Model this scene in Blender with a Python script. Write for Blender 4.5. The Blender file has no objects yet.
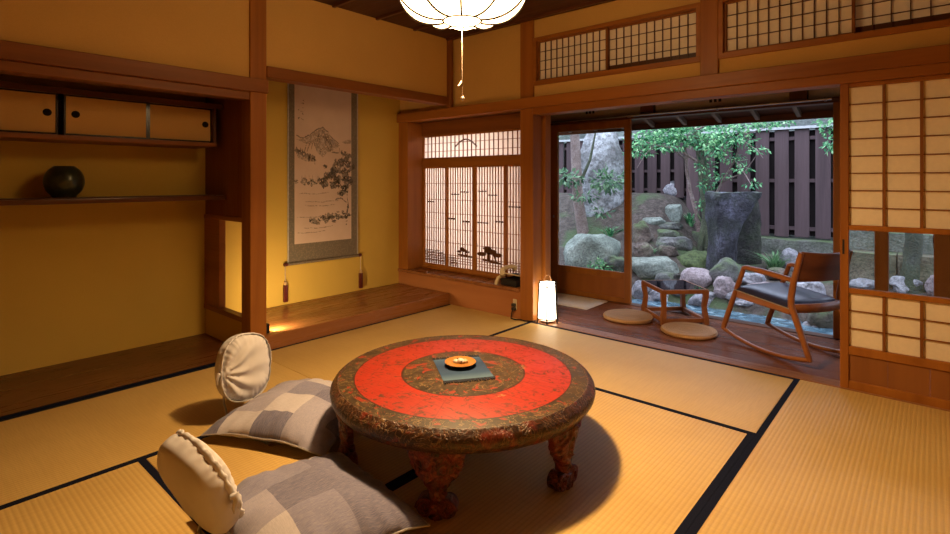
import bpy, bmesh, math, random
from mathutils import Vector, Matrix, noise
R = random.Random(7)
PI = math.pi
S = bpy.context.scene
C = S.collection

# ------------------------------------------------------------------ camera
CAM_H, FPX, YAW, HOR = 1.2, 524.0, math.radians(41.2), 180.5
cd = bpy.data.cameras.new('camera'); cam = bpy.data.objects.new('camera', cd); C.objects.link(cam)
cam.location = (0, 0, CAM_H); cam.rotation_euler = (PI/2, 0, YAW)
cd.sensor_width = 36.0; cd.lens = FPX/950*36.0; cd.shift_y = -(267-HOR)/950.0
cd.clip_start = 0.02; cd.clip_end = 200
S.camera = cam
CS, SN = math.cos(YAW), math.sin(YAW)
def ray(px, py):
    a = (px-475)/FPX
    return (a*CS-SN, a*SN+CS, -(py-HOR)/FPX)

# ------------------------------------------------------------------ material helpers
def new_mat(name):
    m = bpy.data.materials.new(name); m.use_nodes = True
    nt = m.node_tree; b = nt.nodes['Principled BSDF']
    return m, nt, b
def N(nt, t, **kw):
    n = nt.nodes.new(t)
    for k, v in kw.items(): setattr(n, k, v)
    return n
def coords(nt, scale=(1, 1, 1), rnd=True):
    tc = N(nt, 'ShaderNodeTexCoord'); mp = N(nt, 'ShaderNodeMapping')
    mp.inputs['Scale'].default_value = scale
    if rnd:
        oi = N(nt, 'ShaderNodeObjectInfo'); mu = N(nt, 'ShaderNodeVectorMath', operation='SCALE')
        cb = N(nt, 'ShaderNodeCombineXYZ')
        for i in range(3): nt.links.new(oi.outputs['Random'], cb.inputs[i])
        nt.links.new(cb.outputs[0], mu.inputs[0]); mu.inputs['Scale'].default_value = 13.7
        ad = N(nt, 'ShaderNodeVectorMath', operation='ADD')
        nt.links.new(tc.outputs['Object'], ad.inputs[0]); nt.links.new(mu.outputs[0], ad.inputs[1])
        nt.links.new(ad.outputs[0], mp.inputs['Vector'])
    else:
        nt.links.new(tc.outputs['Object'], mp.inputs['Vector'])
    return mp.outputs['Vector']
def tex_noise(nt, vec, scale, detail=4, rough=.55, dist=0):
    n = N(nt, 'ShaderNodeTexNoise'); n.inputs['Scale'].default_value = scale
    n.inputs['Detail'].default_value = detail; n.inputs['Roughness'].default_value = rough
    n.inputs['Distortion'].default_value = dist
    nt.links.new(vec, n.inputs['Vector']); return n.outputs['Fac']
def ramp(nt, fac, stops, interp='LINEAR'):
    r = N(nt, 'ShaderNodeValToRGB'); cr = r.color_ramp; cr.interpolation = interp
    while len(cr.elements) < len(stops): cr.elements.new(.5)
    for e, (p, c) in zip(cr.elements, stops):
        e.position = p; e.color = (c[0], c[1], c[2], 1) if not isinstance(c, (int, float)) else (c, c, c, 1)
    nt.links.new(fac, r.inputs['Fac']); return r.outputs['Color']
def mixc(nt, fac, a, b, mode='MIX'):
    m = N(nt, 'ShaderNodeMix', data_type='RGBA', blend_type=mode)
    for inp, v in ((m.inputs[0], fac), (m.inputs[6], a), (m.inputs[7], b)):
        if hasattr(v, 'links') or hasattr(v, 'is_output'): nt.links.new(v, inp)
        elif isinstance(v, (int, float)): inp.default_value = v
        else: inp.default_value = (v[0], v[1], v[2], 1)
    return m.outputs[2]
def math_(nt, op, a, b=None, c=None):
    m = N(nt, 'ShaderNodeMath', operation=op)
    for i, v in enumerate((a, b, c)):
        if v is None: continue
        if isinstance(v, (int, float)): m.inputs[i].default_value = v
        else: nt.links.new(v, m.inputs[i])
    return m.outputs[0]
def bump(nt, b, h, strength=.2, dist=.005):
    n = N(nt, 'ShaderNodeBump'); n.inputs['Strength'].default_value = strength; n.inputs['Distance'].default_value = dist
    nt.links.new(h, n.inputs['Height']); nt.links.new(n.outputs[0], b.inputs['Normal'])
def plain(name, c, rough=.6, metal=0, var=.12, scale=30, bmp=.0, spec=.5, stretch=(1, 1, 1), dark=None):
    m, nt, b = new_mat(name)
    v = coords(nt, stretch); f = tex_noise(nt, v, scale)
    lo = dark or tuple(x*(1-var*1.6) for x in c); hi = tuple(min(1, x*(1+var)) for x in c)
    nt.links.new(ramp(nt, f, [(.3, lo), (.7, hi)]), b.inputs['Base Color'])
    b.inputs['Roughness'].default_value = rough; b.inputs['Metallic'].default_value = metal
    b.inputs['Specular IOR Level'].default_value = spec
    if bmp: bump(nt, b, f, bmp, .004)
    return m
def wood(name, c, dark, axis='X', rough=.42, scale=9, bmp=.08, knots=.25):
    st = {'X': (.06, 1, 1), 'Y': (1, .06, 1), 'Z': (1, 1, .06)}[axis]
    m, nt, b = new_mat(name)
    v = coords(nt, st)
    f = tex_noise(nt, v, scale, 3, .5, .6); g = tex_noise(nt, v, scale*9, 4, .6)
    base = ramp(nt, f, [(.28, dark), (.5, tuple((p*.6+q*.4) for p, q in zip(c, dark))), (.72, c)])
    col = mixc(nt, ramp(nt, g, [(.45, 0), (.75, knots)]), base, dark)
    nt.links.new(col, b.inputs['Base Color'])
    nt.links.new(ramp(nt, g, [(.3, rough-.06), (.8, rough+.12)]), b.inputs['Roughness'])
    b.inputs['Specular IOR Level'].default_value = .3
    bump(nt, b, g, bmp, .002)
    return m
M = {}
for ax in 'XYZ':
    M['wood'+ax] = wood('warm_cedar_'+ax, (.38, .140, .022), (.24, .078, .011), ax)
    M['beam'+ax] = wood('shade_toned_beam_'+ax, (.265, .090, .014), (.165, .050, .007), ax, .5)  # darker copy of the cedar; shade on the left beams put into its colour
    M['dark'+ax] = wood('dark_wood_'+ax, (.13, .045, .014), (.055, .018, .007), ax, .35)
    M['chair'+ax] = wood('chair_wood_'+ax, (.36, .135, .04), (.22, .07, .02), ax, .35)
M['light_wood'] = wood('pale_cedar', (.48, .24, .09), (.36, .15, .05), 'Z')
M['apron'] = wood('apron_cedar', (.46, .19, .062), (.34, .125, .036), 'X', .5, 5)
M['platform'] = wood('alcove_plank', (.33, .135, .045), (.20, .07, .02), 'Y', .28, 6, .04)
M['alcove_floor'] = wood('alcove_floor_plank', (.16, .06, .018), (.09, .03, .009), 'Y', .3, 6, .04)
M['veranda'] = wood('veranda_boards', (.22, .085, .045), (.12, .040, .022), 'X', .2, 7, .03)
M['sillwood'] = wood('threshold_wood', (.34, .15, .06), (.22, .085, .03), 'X', .3)
M['panel'] = wood('door_panel_wood', (.36, .125, .024), (.25, .078, .014), 'Z', .42, 4)
M['plank_panel'] = wood('shoji_skirt_wood', (.31, .12, .032), (.20, .07, .018), 'Z', .45, 5)
def plaster(name, c):
    m, nt, b = new_mat(name)
    v = coords(nt, rnd=False); f = tex_noise(nt, v, 2.2, 5); g = tex_noise(nt, v, 160, 3)
    col = mixc(nt, ramp(nt, g, [(.35, 0), (.75, .22)]), ramp(nt, f, [(.3, tuple(x*.93 for x in c)), (.7, c)]), tuple(x*.72 for x in c))
    nt.links.new(col, b.inputs['Base Color']); b.inputs['Roughness'].default_value = .95
    b.inputs['Specular IOR Level'].default_value = .1
    bump(nt, b, g, .15, .002)
    return m
M['plaster'] = plaster('ochre_plaster', (.64, .385, .115))
M['plaster_alcove'] = plaster('olive_yellow_plaster', (.63, .425, .085))
M['plaster_grey'] = plaster('grey_plaster', (.62, .58, .60))
M['ceiling'] = wood('ceiling_board', (.10, .040, .016), (.05, .018, .008), 'X', .6, 5)

def tatami(name, ax):
    m, nt, b = new_mat(name)
    v = coords(nt, rnd=False)
    w = N(nt, 'ShaderNodeTexWave', wave_type='BANDS', bands_direction=ax, wave_profile='SIN')
    w.inputs['Scale'].default_value = 17.0; w.inputs['Distortion'].default_value = .15
    w.inputs['Detail'].default_value = 1; nt.links.new(v, w.inputs['Vector'])
    st = (5, 160, 1) if ax == 'Y' else (160, 5, 1)
    mp = N(nt, 'ShaderNodeMapping'); mp.inputs['Scale'].default_value = (st[1]/5, st[0]/5, 1); nt.links.new(v, mp.inputs['Vector'])
    f = tex_noise(nt, mp.outputs[0], 9, 3); g = tex_noise(nt, v, 1.6, 3)
    base = ramp(nt, g, [(.3, (.56, .365, .115)), (.7, (.66, .455, .160))])
    col = mixc(nt, ramp(nt, f, [(.35, .0), (.7, .30)]), base, (.42, .25, .07))
    col = mixc(nt, ramp(nt, w.outputs['Fac'], [(.0, .30), (.55, 0)]), col, (.36, .205, .05))
    nt.links.new(col, b.inputs['Base Color']); b.inputs['Roughness'].default_value = .5
    b.inputs['Specular IOR Level'].default_value = .35
    bump(nt, b, w.outputs['Fac'], .28, .003)
    return m
M['tatami_x'] = tatami('rush_weave_x', 'Y')      # ribs running along X
M['tatami_y'] = tatami('rush_weave_y', 'X')      # ribs running along Y
M['heri'] = plain('navy_border_cloth', (.006, .008, .022), .9, var=.3, scale=300, spec=.12)
def paper(name, c, trans=.35):
    m, nt, b = new_mat(name)
    v = coords(nt, rnd=False); f = tex_noise(nt, v, 45, 5)
    col = ramp(nt, f, [(.3, tuple(x*.94 for x in c)), (.7, c)])
    d = N(nt, 'ShaderNodeBsdfDiffuse'); t = N(nt, 'ShaderNodeBsdfTranslucent'); mx = N(nt, 'ShaderNodeMixShader')
    nt.links.new(col, d.inputs['Color']); nt.links.new(col, t.inputs['Color']); mx.inputs[0].default_value = trans
    nt.links.new(d.outputs[0], mx.inputs[1]); nt.links.new(t.outputs[0], mx.inputs[2])
    nt.links.new(mx.outputs[0], nt.nodes['Material Output'].inputs['Surface']); nt.nodes.remove(b)
    return m
M['paper'] = paper('shoji_paper', (.90, .78, .58), .10)
M['paper_white'] = paper('window_paper', (.92, .86, .80), .55)
def glass(name):
    m, nt, b = new_mat(name); nt.nodes.remove(b)
    fr = N(nt, 'ShaderNodeFresnel'); fr.inputs['IOR'].default_value = 1.36
    t = N(nt, 'ShaderNodeBsdfTransparent'); g = N(nt, 'ShaderNodeBsdfGlossy'); mx = N(nt, 'ShaderNodeMixShader')
    t.inputs['Color'].default_value = (.95, .97, .96, 1); g.inputs['Roughness'].default_value = .01
    nt.links.new(fr.outputs[0], mx.inputs[0]); nt.links.new(t.outputs[0], mx.inputs[1]); nt.links.new(g.outputs[0], mx.inputs[2])
    nt.links.new(mx.outputs[0], nt.nodes['Material Output'].inputs['Surface'])
    return m
M['glass'] = glass('window_glass')
def emit(name, c, s, diff=.8):
    m, nt, b = new_mat(name)
    b.inputs['Base Color'].default_value = (diff, diff, diff*.95, 1); b.inputs['Roughness'].default_value = .8
    b.inputs['Emission Color'].default_value = (*c, 1); b.inputs['Emission Strength'].default_value = s
    return m
M['black'] = plain('black_plastic', (.015, .013, .013), .6, spec=.3)
M['black_lacquer'] = plain('black_lacquer', (.012, .01, .01), .2)
M['cream_plastic'] = plain('cream_plastic', (.62, .52, .34), .35, var=.03)
M['steel'] = plain('grey_metal', (.35, .34, .33), .35, 1, var=.05)
M['brass'] = plain('brass', (.6, .4, .15), .3, 1, var=.05)

# ------------------------------------------------------------------ mesh builder
def wloc(o):
    v = Vector((0, 0, 0))
    while o: v += o.location; o = o.parent
    return v
class MB:
    def __init__(s): s.bm = bmesh.new()
    def box(s, x0, x1, y0, y1, z0, z1, bev=0.0, seg=1, mat4=None):
        g = bmesh.ops.create_cube(s.bm, size=1); vs = g['verts']
        mt = Matrix.Translation(((x0+x1)/2, (y0+y1)/2, (z0+z1)/2)) @ Matrix.Diagonal((x1-x0, y1-y0, z1-z0, 1))
        bmesh.ops.transform(s.bm, matrix=mt, verts=vs)
        if bev:
            es = list({e for v in vs for e in v.link_edges})
            r = bmesh.ops.bevel(s.bm, geom=es, offset=min(bev, .45*min(x1-x0, y1-y0, z1-z0)), segments=seg, profile=.6, affect='EDGES')
            vs = list({v for f in r['faces'] for v in f.verts} | {v for v in vs if v.is_valid})
        if mat4 is not None: bmesh.ops.transform(s.bm, matrix=mat4, verts=vs)
        return s
    def bar(s, a, b, w, t, up=(0, 0, 1), bev=0.0):     # a box from a to b, w across, t along up
        a, b = Vector(a), Vector(b); d = b-a; L = d.length; x = d.normalized(); u = Vector(up)
        y = u.cross(x).normalized(); z = x.cross(y)
        mt = Matrix((x, y, z)).transposed().to_4x4(); mt.translation = (a+b)/2
        return s.box(-L/2, L/2, -w/2, w/2, -t/2, t/2, bev, 1, mt)
    def tube(s, pts, rad, seg=10, flat=1.0, up=None, caps=True):
        pts = [Vector(p) for p in pts]; n = len(pts)
        rads = rad if isinstance(rad, (list, tuple)) else [rad]*n
        rings = []; prev = None
        for i, p in enumerate(pts):
            t = (pts[min(i+1, n-1)]-pts[max(i-1, 0)])
            t = t.normalized() if t.length > 1e-9 else Vector((0, 0, 1))
            if up is not None: a = Vector(up) - t*t.dot(Vector(up))
            elif prev is None: a = t.orthogonal()
            else: a = prev - t*t.dot(prev)
            a.normalize(); prev = a; bb = t.cross(a)
            rings.append([s.bm.verts.new(p + a*math.cos(2*PI*k/seg)*rads[i] + bb*math.sin(2*PI*k/seg)*rads[i]*flat) for k in range(seg)])
        for r0, r1 in zip(rings, rings[1:]):
            for k in range(seg): s.bm.faces.new((r0[k], r0[(k+1) % seg], r1[(k+1) % seg], r1[k]))
        if caps:
            s.bm.faces.new(rings[0][::-1]); s.bm.faces.new(rings[-1])
        return s
    def lathe(s, prof, seg=48, c=(0, 0, 0), fn=None, close=True):
        rings = []
        for (r, z) in prof:
            ring = []
            for k in range(seg):
                a = 2*PI*k/seg; rr = r if fn is None else fn(r, z, a)
                zz = z
                if isinstance(rr, tuple): rr, zz = rr
                ring.append(s.bm.verts.new((c[0]+rr*math.cos(a), c[1]+rr*math.sin(a), c[2]+zz)))
            rings.append(ring)
        for r0, r1 in zip(rings, rings[1:]):
            for k in range(seg): s.bm.faces.new((r0[k], r0[(k+1) % seg], r1[(k+1) % seg], r1[k]))
        if close:
            if prof[0][0] > 1e-6: s.bm.faces.new(rings[0][::-1])
            if prof[-1][0] > 1e-6: s.bm.faces.new(rings[-1])
        return s
    def prism(s, poly, d0, d1, frame):      # poly (u,v) in frame (origin,U,V,W) extruded along W
        o, U, V, W = [Vector(q) for q in frame]
        a = [s.bm.verts.new(o+U*p[0]+V*p[1]+W*d0) for p in poly]; b = [s.bm.verts.new(o+U*p[0]+V*p[1]+W*d1) for p in poly]
        n = len(poly); fs = [s.bm.faces.new(a[::-1]), s.bm.faces.new(b)]
        for i in range(n): fs.append(s.bm.faces.new((a[i], a[(i+1) % n], b[(i+1) % n], b[i])))
        return s
    def poly(s, pts):
        s.bm.faces.new([s.bm.verts.new(p) for p in pts]); return s
    def surf(s, fn, nu, nv, closeu=False):
        g = [[s.bm.verts.new(fn(i/(nu if closeu else nu-1), j/(nv-1))) for j in range(nv)] for i in range(nu)]
        for i in range(nu if closeu else nu-1):
            for j in range(nv-1):
                k = (i+1) % nu; s.bm.faces.new((g[i][j], g[k][j], g[k][j+1], g[i][j+1]))
        return s
    def xf(s, m): bmesh.ops.transform(s.bm, matrix=m, verts=s.bm.verts[:]); return s
    def build(s, name, mat, parent=None, world=True, smooth=True, angle=38, tri=False):
        bmesh.ops.remove_doubles(s.bm, verts=s.bm.verts[:], dist=1e-6)
        bmesh.ops.recalc_face_normals(s.bm, faces=s.bm.faces[:])
        off = Vector((0, 0, 0))
        if parent is not None and world: off = wloc(parent)
        elif parent is None:
            vs = [v.co for v in s.bm.verts]
            off = Vector(((min(v.x for v in vs)+max(v.x for v in vs))/2, (min(v.y for v in vs)+max(v.y for v in vs))/2, min(v.z for v in vs)))
        bmesh.ops.translate(s.bm, vec=-off, verts=s.bm.verts[:])
        me = bpy.data.meshes.new(name); s.bm.to_mesh(me); s.bm.free()
        me.materials.append(mat)
        if smooth:
            for p in me.polygons: p.use_smooth = True
            me.set_sharp_from_angle(angle=math.radians(angle))
        o = bpy.data.objects.new(name, me); C.objects.link(o)
        if parent is None: o.location = off
        else: o.parent = parent
        return o
def tag(o, label=None, cat=None, group=None, kind=None):
    if label: o['label'] = label
    if cat: o['category'] = cat
    if group: o['group'] = group
    if kind: o['kind'] = kind
    return o
def thing(name, label, cat, loc=(0, 0, 0), rz=0, group=None, kind=None):
    o = bpy.data.objects.new(name, None); C.objects.link(o); o.empty_display_size = .1
    o.location = loc; o.rotation_euler = (0, 0, rz)
    return tag(o, label, cat, group, kind)
def struct(name, mb, mat, label, cat, smooth=False):
    return tag(mb.build(name, mat, smooth=smooth), label, cat, None, 'structure')

# ================================================================== THE ROOM
XL, YG, ZC = -3.52, 3.67, 2.565          # left wall face, garden wall face, ceiling
XB, XR, YN, YE = -4.30, 1.30, -0.90, 4.85 # alcove back, right wall, near wall, veranda edge
KAM = 1.758
# ---- sub floor, ceiling, plain walls
struct('floor', MB().box(XB-.1, XR, YN, YG, -.12, -.052), M['dark'+'X'], 'bare floor under the tatami mats', 'floor')
mb = MB().box(XB-.1, XR+.1, YN-.1, YG+.1, ZC, ZC+.05)
ce = struct('ceiling', mb, M['ceiling'], 'dark brown boarded ceiling', 'ceiling')
mb = MB()
for k in range(12):
    y = YN+.3+k*.42
    if y < YG-.05: mb.box(XL+.01, XR, y-.012, y+.012, ZC-.022, ZC+.002)
mb.build('batten', M['darkX'], ce, smooth=False)
struct('wall_near', MB().box(XB-.1, XR+.1, YN-.1, YN, -.05, ZC), M['plaster'], 'ochre plaster wall behind the viewer', 'wall')
struct('wall_right', MB().box(XR, XR+.1, YN, YG+.1, -.05, ZC), M['plaster'], 'ochre plaster wall on the right hand side', 'wall')
struct('wall_alcove', MB().box(XB-.1, XB, YN, YG+.12, -.05, ZC), M['plaster_alcove'], 'olive yellow plaster back wall of the alcoves', 'wall')
# left upper wall: over shelf alcove and over scroll alcove
mb = MB().box(XL-.12, XL-.015, YN, 1.70, 1.88, ZC).box(XL-.12, XL-.015, 1.78, YG+.02, 1.98, ZC)
struct('wall_left', mb, M['plaster'], 'ochre plaster wall above the two alcoves', 'wall')
# alcove ceilings
struct('ceiling_alcove', MB().box(XB, XL-.1, 1.74, YG, 2.28, 2.31), M['darkY'], 'dark ceiling inside the scroll alcove', 'ceiling')
# ---- left wall beams and post
def bm_box(*a, bev=.004): return MB().box(*a, bev=bev)
struct('trim_1', bm_box(XL-.13, XL+.005, 1.684, 1.80, -.02, ZC), M['woodZ'], 'square cedar post between the shelf alcove and the scroll alcove', 'post')
struct('trim_2', bm_box(XL-.10, XL+.025, YN, 1.805, 1.808, 1.902), M['beamY'], 'brown beam above the shelf alcove, its shade put into the wood colour', 'beam')
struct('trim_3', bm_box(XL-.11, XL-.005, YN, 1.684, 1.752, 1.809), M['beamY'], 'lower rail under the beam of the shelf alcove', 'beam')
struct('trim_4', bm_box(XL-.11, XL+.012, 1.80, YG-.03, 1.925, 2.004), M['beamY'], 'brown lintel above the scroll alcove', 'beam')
struct('trim_5', bm_box(XL-.02, XL+.03, YG-.045, YG-.0, 1.905, ZC), M['beamZ'], 'thin corner post above the lintels', 'post')
# partition between alcoves (opening low down)
mb = MB().box(XB, XL-.13, 1.70, 1.735, .935, 2.3)
struct('wall_partition', mb, M['beamZ'], 'brown board partition between the alcoves', 'wall')
mb = MB().box(XB, XL-.13, 1.688, 1.745, .905, .938, .003).box(XB, XL-.13, 1.688, 1.745, .202, .24, .003).box(XB, -4.03, 1.692, 1.74, .24, .905, .003)
struct('trim_6', mb, M['woodX'], 'frame of the low opening in the alcove partition', 'frame')
struct('wall_partition_foot', MB().box(XB, XL-.13, 1.70, 1.735, -.02, .203), M['plaster_alcove'], 'plaster strip below the low opening', 'wall')
# shelf alcove floor + scroll alcove platform
struct('floor_shelf_alcove', bm_box(XB, XL-.022, YN, 1.70, -.05, .004), M['alcove_floor'], 'dark plank floor of the shelf alcove', 'floor')
struct('floor_scroll_alcove', bm_box(XB, XL, 1.735, YG-.02, -.05, .108, bev=.006), M['platform'], 'raised polished plank platform of the scroll alcove', 'floor')
struct('baseboard_left', MB().box(XL-.02, XL-.001, YN, 1.684, -.05, .010).box(XL+.0005, XL+.008, 1.80, YG-.02, -.05, .006), M['heri'], 'dark gap strip along the alcove edge', 'baseboard')

# ---- garden wall: posts, beams, plaster with transom openings
PX0, PX1 = -2.695, -2.56       # main post
QX0, QX1 = -1.19, -1.075       # upper post
struct('trim_7', bm_box(PX0, PX1, YG, YG+.135, -.05, ZC), M['woodZ'], 'square cedar post between the paper window and the veranda', 'post')
struct('trim_8', bm_box(QX0, QX1, YG, YG+.11, 1.86, ZC), M['woodZ'], 'short upper post between the two transoms', 'post')
struct('trim_9', bm_box(XB, XR, YG-.028, YG+.10, 1.815, 1.905), M['woodX'], 'long brown beam along the garden side', 'beam')  # timber of the left beams again, stronger light put into the paler wood
struct('trim_10', bm_box(PX1, XR, YG-.010, YG+.12, KAM, 1.816), M['woodX'], 'grooved lintel rail over the sliding screens', 'beam')
TZ0, TZ1 = 2.005, 2.41
mb = MB()
y0, y1 = YG+.022, YG+.09
mb.box(XB, PX0, y0, y1, 1.90, ZC)
mb.box(PX1, QX0, y0, y1, 1.90, TZ0).box(PX1, QX0, y0, y1, TZ1, ZC)
mb.box(QX1, .62, y0, y1, 1.90, TZ0).box(QX1, .62, y0, y1, TZ1, ZC).box(.62, XR, y0, y1, 1.90, ZC)
mb.box(.56, XR, y0, y1, -.05, KAM)
struct('wall_garden', mb, M['plaster'], 'ochre plaster wall above the garden side beam', 'wall')

def sash(parent, x0, x1, z0, z1, y, ncol, nrow, fw, bw, bt, fm, lm, pm, top=None, bot=None, bw_h=None):
    """framed lattice sash: frame, lattice, paper"""
    top = top or fw; bot = bot or fw
    f = MB().box(x0, x0+fw, y-.015, y+.015, z0, z1, .002).box(x1-fw, x1, y-.015, y+.015, z0, z1, .002)
    f.box(x0+fw, x1-fw, y-.015, y+.015, z0, z0+bot, .002).box(x0+fw, x1-fw, y-.015, y+.015, z1-top, z1, .002)
    f.build('frame', fm, parent, smooth=False)
    l = MB(); ix0, ix1, iz0, iz1 = x0+fw, x1-fw, z0+bot, z1-top
    for i in range(1, ncol):
        x = ix0+(ix1-ix0)*i/ncol; l.box(x-bw/2, x+bw/2, y-bt, y+.004, iz0, iz1)
    h = bw_h or bw
    for j in range(1, nrow):
        z = iz0+(iz1-iz0)*j/nrow; l.box(ix0, ix1, y-bt+.001, y+.003, z-h/2, z+h/2)
    l.build('lattice', lm, parent, smooth=False)
    MB().box(ix0, ix1, y+.0045, y+.006, iz0, iz1).build('paper', pm, parent, smooth=False)

# transoms
def transom(name, x0, x1, label, split):
    t = thing(name, label, 'transom', ((x0+x1)/2, YG, TZ0), kind='structure')
    f = MB().box(x0, x1, YG+.005, YG+.10, TZ0, TZ0+.038, .003).box(x0, x1, YG+.005, YG+.10, TZ1-.03, TZ1, .003)
    f.box(x0, x0+.028, YG+.005, YG+.1, TZ0+.038, TZ1-.03).box(x1-.028, x1, YG+.005, YG+.1, TZ0+.038, TZ1-.03)
    f.build('outer_frame', M['woodX'], t, smooth=False)
    xm = split
    sash(t, x0+.028, xm+.012, TZ0+.038, TZ1-.03, YG+.045, 11, 4, .016, .0055, .008, M['beamX'], M['darkZ'], M['paper'], .012, .012, .0042)
    sash(t, xm-.012, x1-.028, TZ0+.038, TZ1-.03, YG+.078, 11, 4, .018, .0055, .008, M['beamX'], M['darkZ'], M['paper'], .012, .012, .0042)
    return t
transom('window_2', PX1, QX0, 'paper transom of two lattice sashes above the garden opening', -1.90)
transom('window_3', QX1, .62, 'paper transom of two lattice sashes above the paper screen at right', -.352)

# ---- study window bay beside the scroll alcove
WY = 3.90
struct('baseboard_window', MB().box(XB, PX0, YG+.002, YG+.035, -.05, .236), M['apron'], 'cedar board apron under the paper window', 'baseboard')
struct('trim_11', bm_box(XB, PX0, YG-.012, WY+.04, .234, .262), M['platform'], 'polished sill board of the paper window', 'sill')
struct('trim_12', bm_box(XB, -4.15, YG+.0, WY+.04, .262, 1.815), M['woodZ'], 'wide cedar jamb left of the paper window', 'post')
struct('trim_13', bm_box(XB-.08, PX0+.02, WY-.03, WY+.05, 1.675, 2.0), M['beamX'], 'dark header over the paper window', 'beam')
struct('trim_14', bm_box(XB-.08, PX0+.02, YG+.09, WY-.03, 1.815, 1.90), M['darkX'], 'soffit board over the window bay', 'beam')
w1 = thing('window_1', 'backlit paper window with fine lattice and cut out pine trees', 'window', (-3.4, WY, .262), kind='structure')
MB().box(-4.15, -2.66, WY-.03, WY+.02, 1.345, 1.43, .003).box(-4.15, -2.66, WY-.03, WY+.02, .262, .285, .003).build('rail', M['woodX'], w1, smooth=False)
xs = [-4.15, -3.775, -3.40, -3.02, -2.65]
wm = M['beamZ']
def lattice(x0, x1, z0, z1, y, fw, cols, hz, parent, tb):
    f = MB().box(x0, x0+fw, y-.012, y+.012, z0, z1).box(x1-fw, x1, y-.012, y+.012, z0, z1).box(x0+fw, x1-fw, y-.012, y+.012, z0, z0+tb).box(x0+fw, x1-fw, y-.012, y+.012, z1-.014, z1)
    f.build('sash_frame', M['woodZ'], parent, smooth=False)
    l = MB()
    for i in range(1, cols):
        x = x0+fw+(x1-x0-2*fw)*i/cols; l.box(x-.0036, x+.0036, y-.008, y+.002, z0+tb, z1-.014)
    for z in hz: l.box(x0+fw, x1-fw, y-.007, y+.0015, z-.0022, z+.0022)
    l.build('lattice', wm, parent, smooth=False)
    MB().box(x0+fw, x1-fw, y+.003, y+.0045, z0+tb, z1-.014).build('paper', M['paper_white'], parent, smooth=False)
HZ = [1.17, 1.0, .86, .70, .56]
for i in range(4):
    lattice(xs[i]-(.012 if i in (1, 3) else 0), xs[i+1]+(.012 if i in (0, 2) else 0), .285, 1.345, WY + (.0 if i in (0, 3) else -.018), .026, 10, HZ + [.36, .385, .41, .435], w1, .035)
lattice(-4.15, -2.65, 1.43, 1.675, WY, .012, 26, [1.505, 1.59], w1, .010)
# cut-out pictures in the lattice
def inlay(polys, y, name='inlay'):
    mb = MB()
    for p in polys: mb.prism(p, -.004, .004, ((0, y, 0), (1, 0, 0), (0, 0, 1), (0, 1, 0)))
    o = mb.build(name, M['darkX'], w1, smooth=False)
    return o
arc = [(-3.68+.15*t*2+0*0, 1.545+.075*math.sin(PI*t)) for t in [i/12 for i in range(13)]]
inlay([arc+[(x, z-.014) for x, z in arc[::-1]]], WY-.012)
def pine(cx, z0, s):
    ps = [[(cx-.02*s, z0), (cx+.005*s, z0), (cx+.012*s, z0+.08*s), (cx-.006*s, z0+.08*s)], [(cx+.08*s, z0), (cx+.095*s, z0), (cx+.06*s, z0+.08*s), (cx+.045*s, z0+.08*s)]]
    for (dx, dz, w, hh) in ((-.09, .055, .11, .035), (.02, .085, .15, .045), (.11, .06, .10, .035), (-.02, .115, .10, .035)):
        n = 9; ps.append([(cx+dx*s+w*s*.5*math.cos(2*PI*k/n)*(1+.15*(k % 2)), z0+dz*s+hh*s*.6*math.sin(2*PI*k/n)) for k in range(n)])
    return ps
inlay([[(-3.61, .445), (-3.42, .435), (-3.42, .452), (-3.61, .462)]] + pine(-3.55, .455, .55), WY-.03)
inlay([[(-3.285, .425), (-3.06, .405), (-3.06, .423), (-3.285, .445)]] + pine(-3.21, .432, 1.0), WY-.03)
def cloud(cx, cz, n, y):
    ps = []
    for k in range(n):
        x = cx+k*.036; ps.append([(x-.022, cz), (x, cz+.009), (x+.022, cz), (x, cz-.009)])
    return ps
inlay(cloud(-3.69, 1.06, 3, 0)+cloud(-3.56, 1.085, 3, 0)+cloud(-3.33, 1.095, 3, 0)+cloud(-3.2, 1.06, 3, 0), WY-.03)
inlay(cloud(-4.06, .975, 3, 0)+cloud(-2.97, .955, 6, 0), WY-.012)
inlay(cloud(-3.74, .81, 3, 0)+cloud(-3.54, .79, 3, 0)+cloud(-3.34, .79, 4, 0)+cloud(-3.12, .81, 3, 0), WY-.03)
hd = MB()
for k in range(9):
    z = .335+k*.016; xe = -3.64-.010*k if k < 6 else -3.80-.05*(k-6)
    hd.box(-4.12, min(xe, -3.79), WY-.012, WY-.006, z-.003, z+.003)
    if xe > -3.76: hd.box(-3.74, xe+.03, WY-.03, WY-.024, z-.003, z+.003)
hd.build('inlay', M['darkX'], w1, smooth=False)

# ---- right-hand paper screen (sliding door)
SX0, SX1 = -.41, .56
d1 = thing('door_1', 'tall paper sliding screen with a glass band and plank skirt at right', 'sliding screen', ((SX0+SX1)/2, YG+.03, 0), kind='structure')
y = YG+.03
f = MB()
for (a, b) in ((SX0, SX0+.042), (SX1-.042, SX1)): f.box(a, b, y-.016, y+.016, 0.0, KAM, .003)
for (a, b) in ((0.0, .05), (.20, .248), (.553, .582), (.915, .945), (1.735, KAM)): f.box(SX0+.042, SX1-.042, y-.016, y+.016, a, b, .003)
f.build('frame', M['woodZ'], d1, smooth=False)
ix0, ix1 = SX0+.042, SX1-.042
l = MB()
for (z0, z1, nr) in ((.945, 1.735, 8), (.248, .553, 3)):
    for i in range(1, 6):
        x = ix0+(ix1-ix0)*i/5.55
        if x < ix1: l.box(x-.007, x+.007, y-.009, y+.004, z0, z1)
    for j in range(1, nr):
        z = z0+(z1-z0)*j/nr; l.box(ix0, ix1, y-.006, y+.003, z-.003, z+.003)
l.build('lattice', M['beamZ'], d1, smooth=False)
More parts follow.
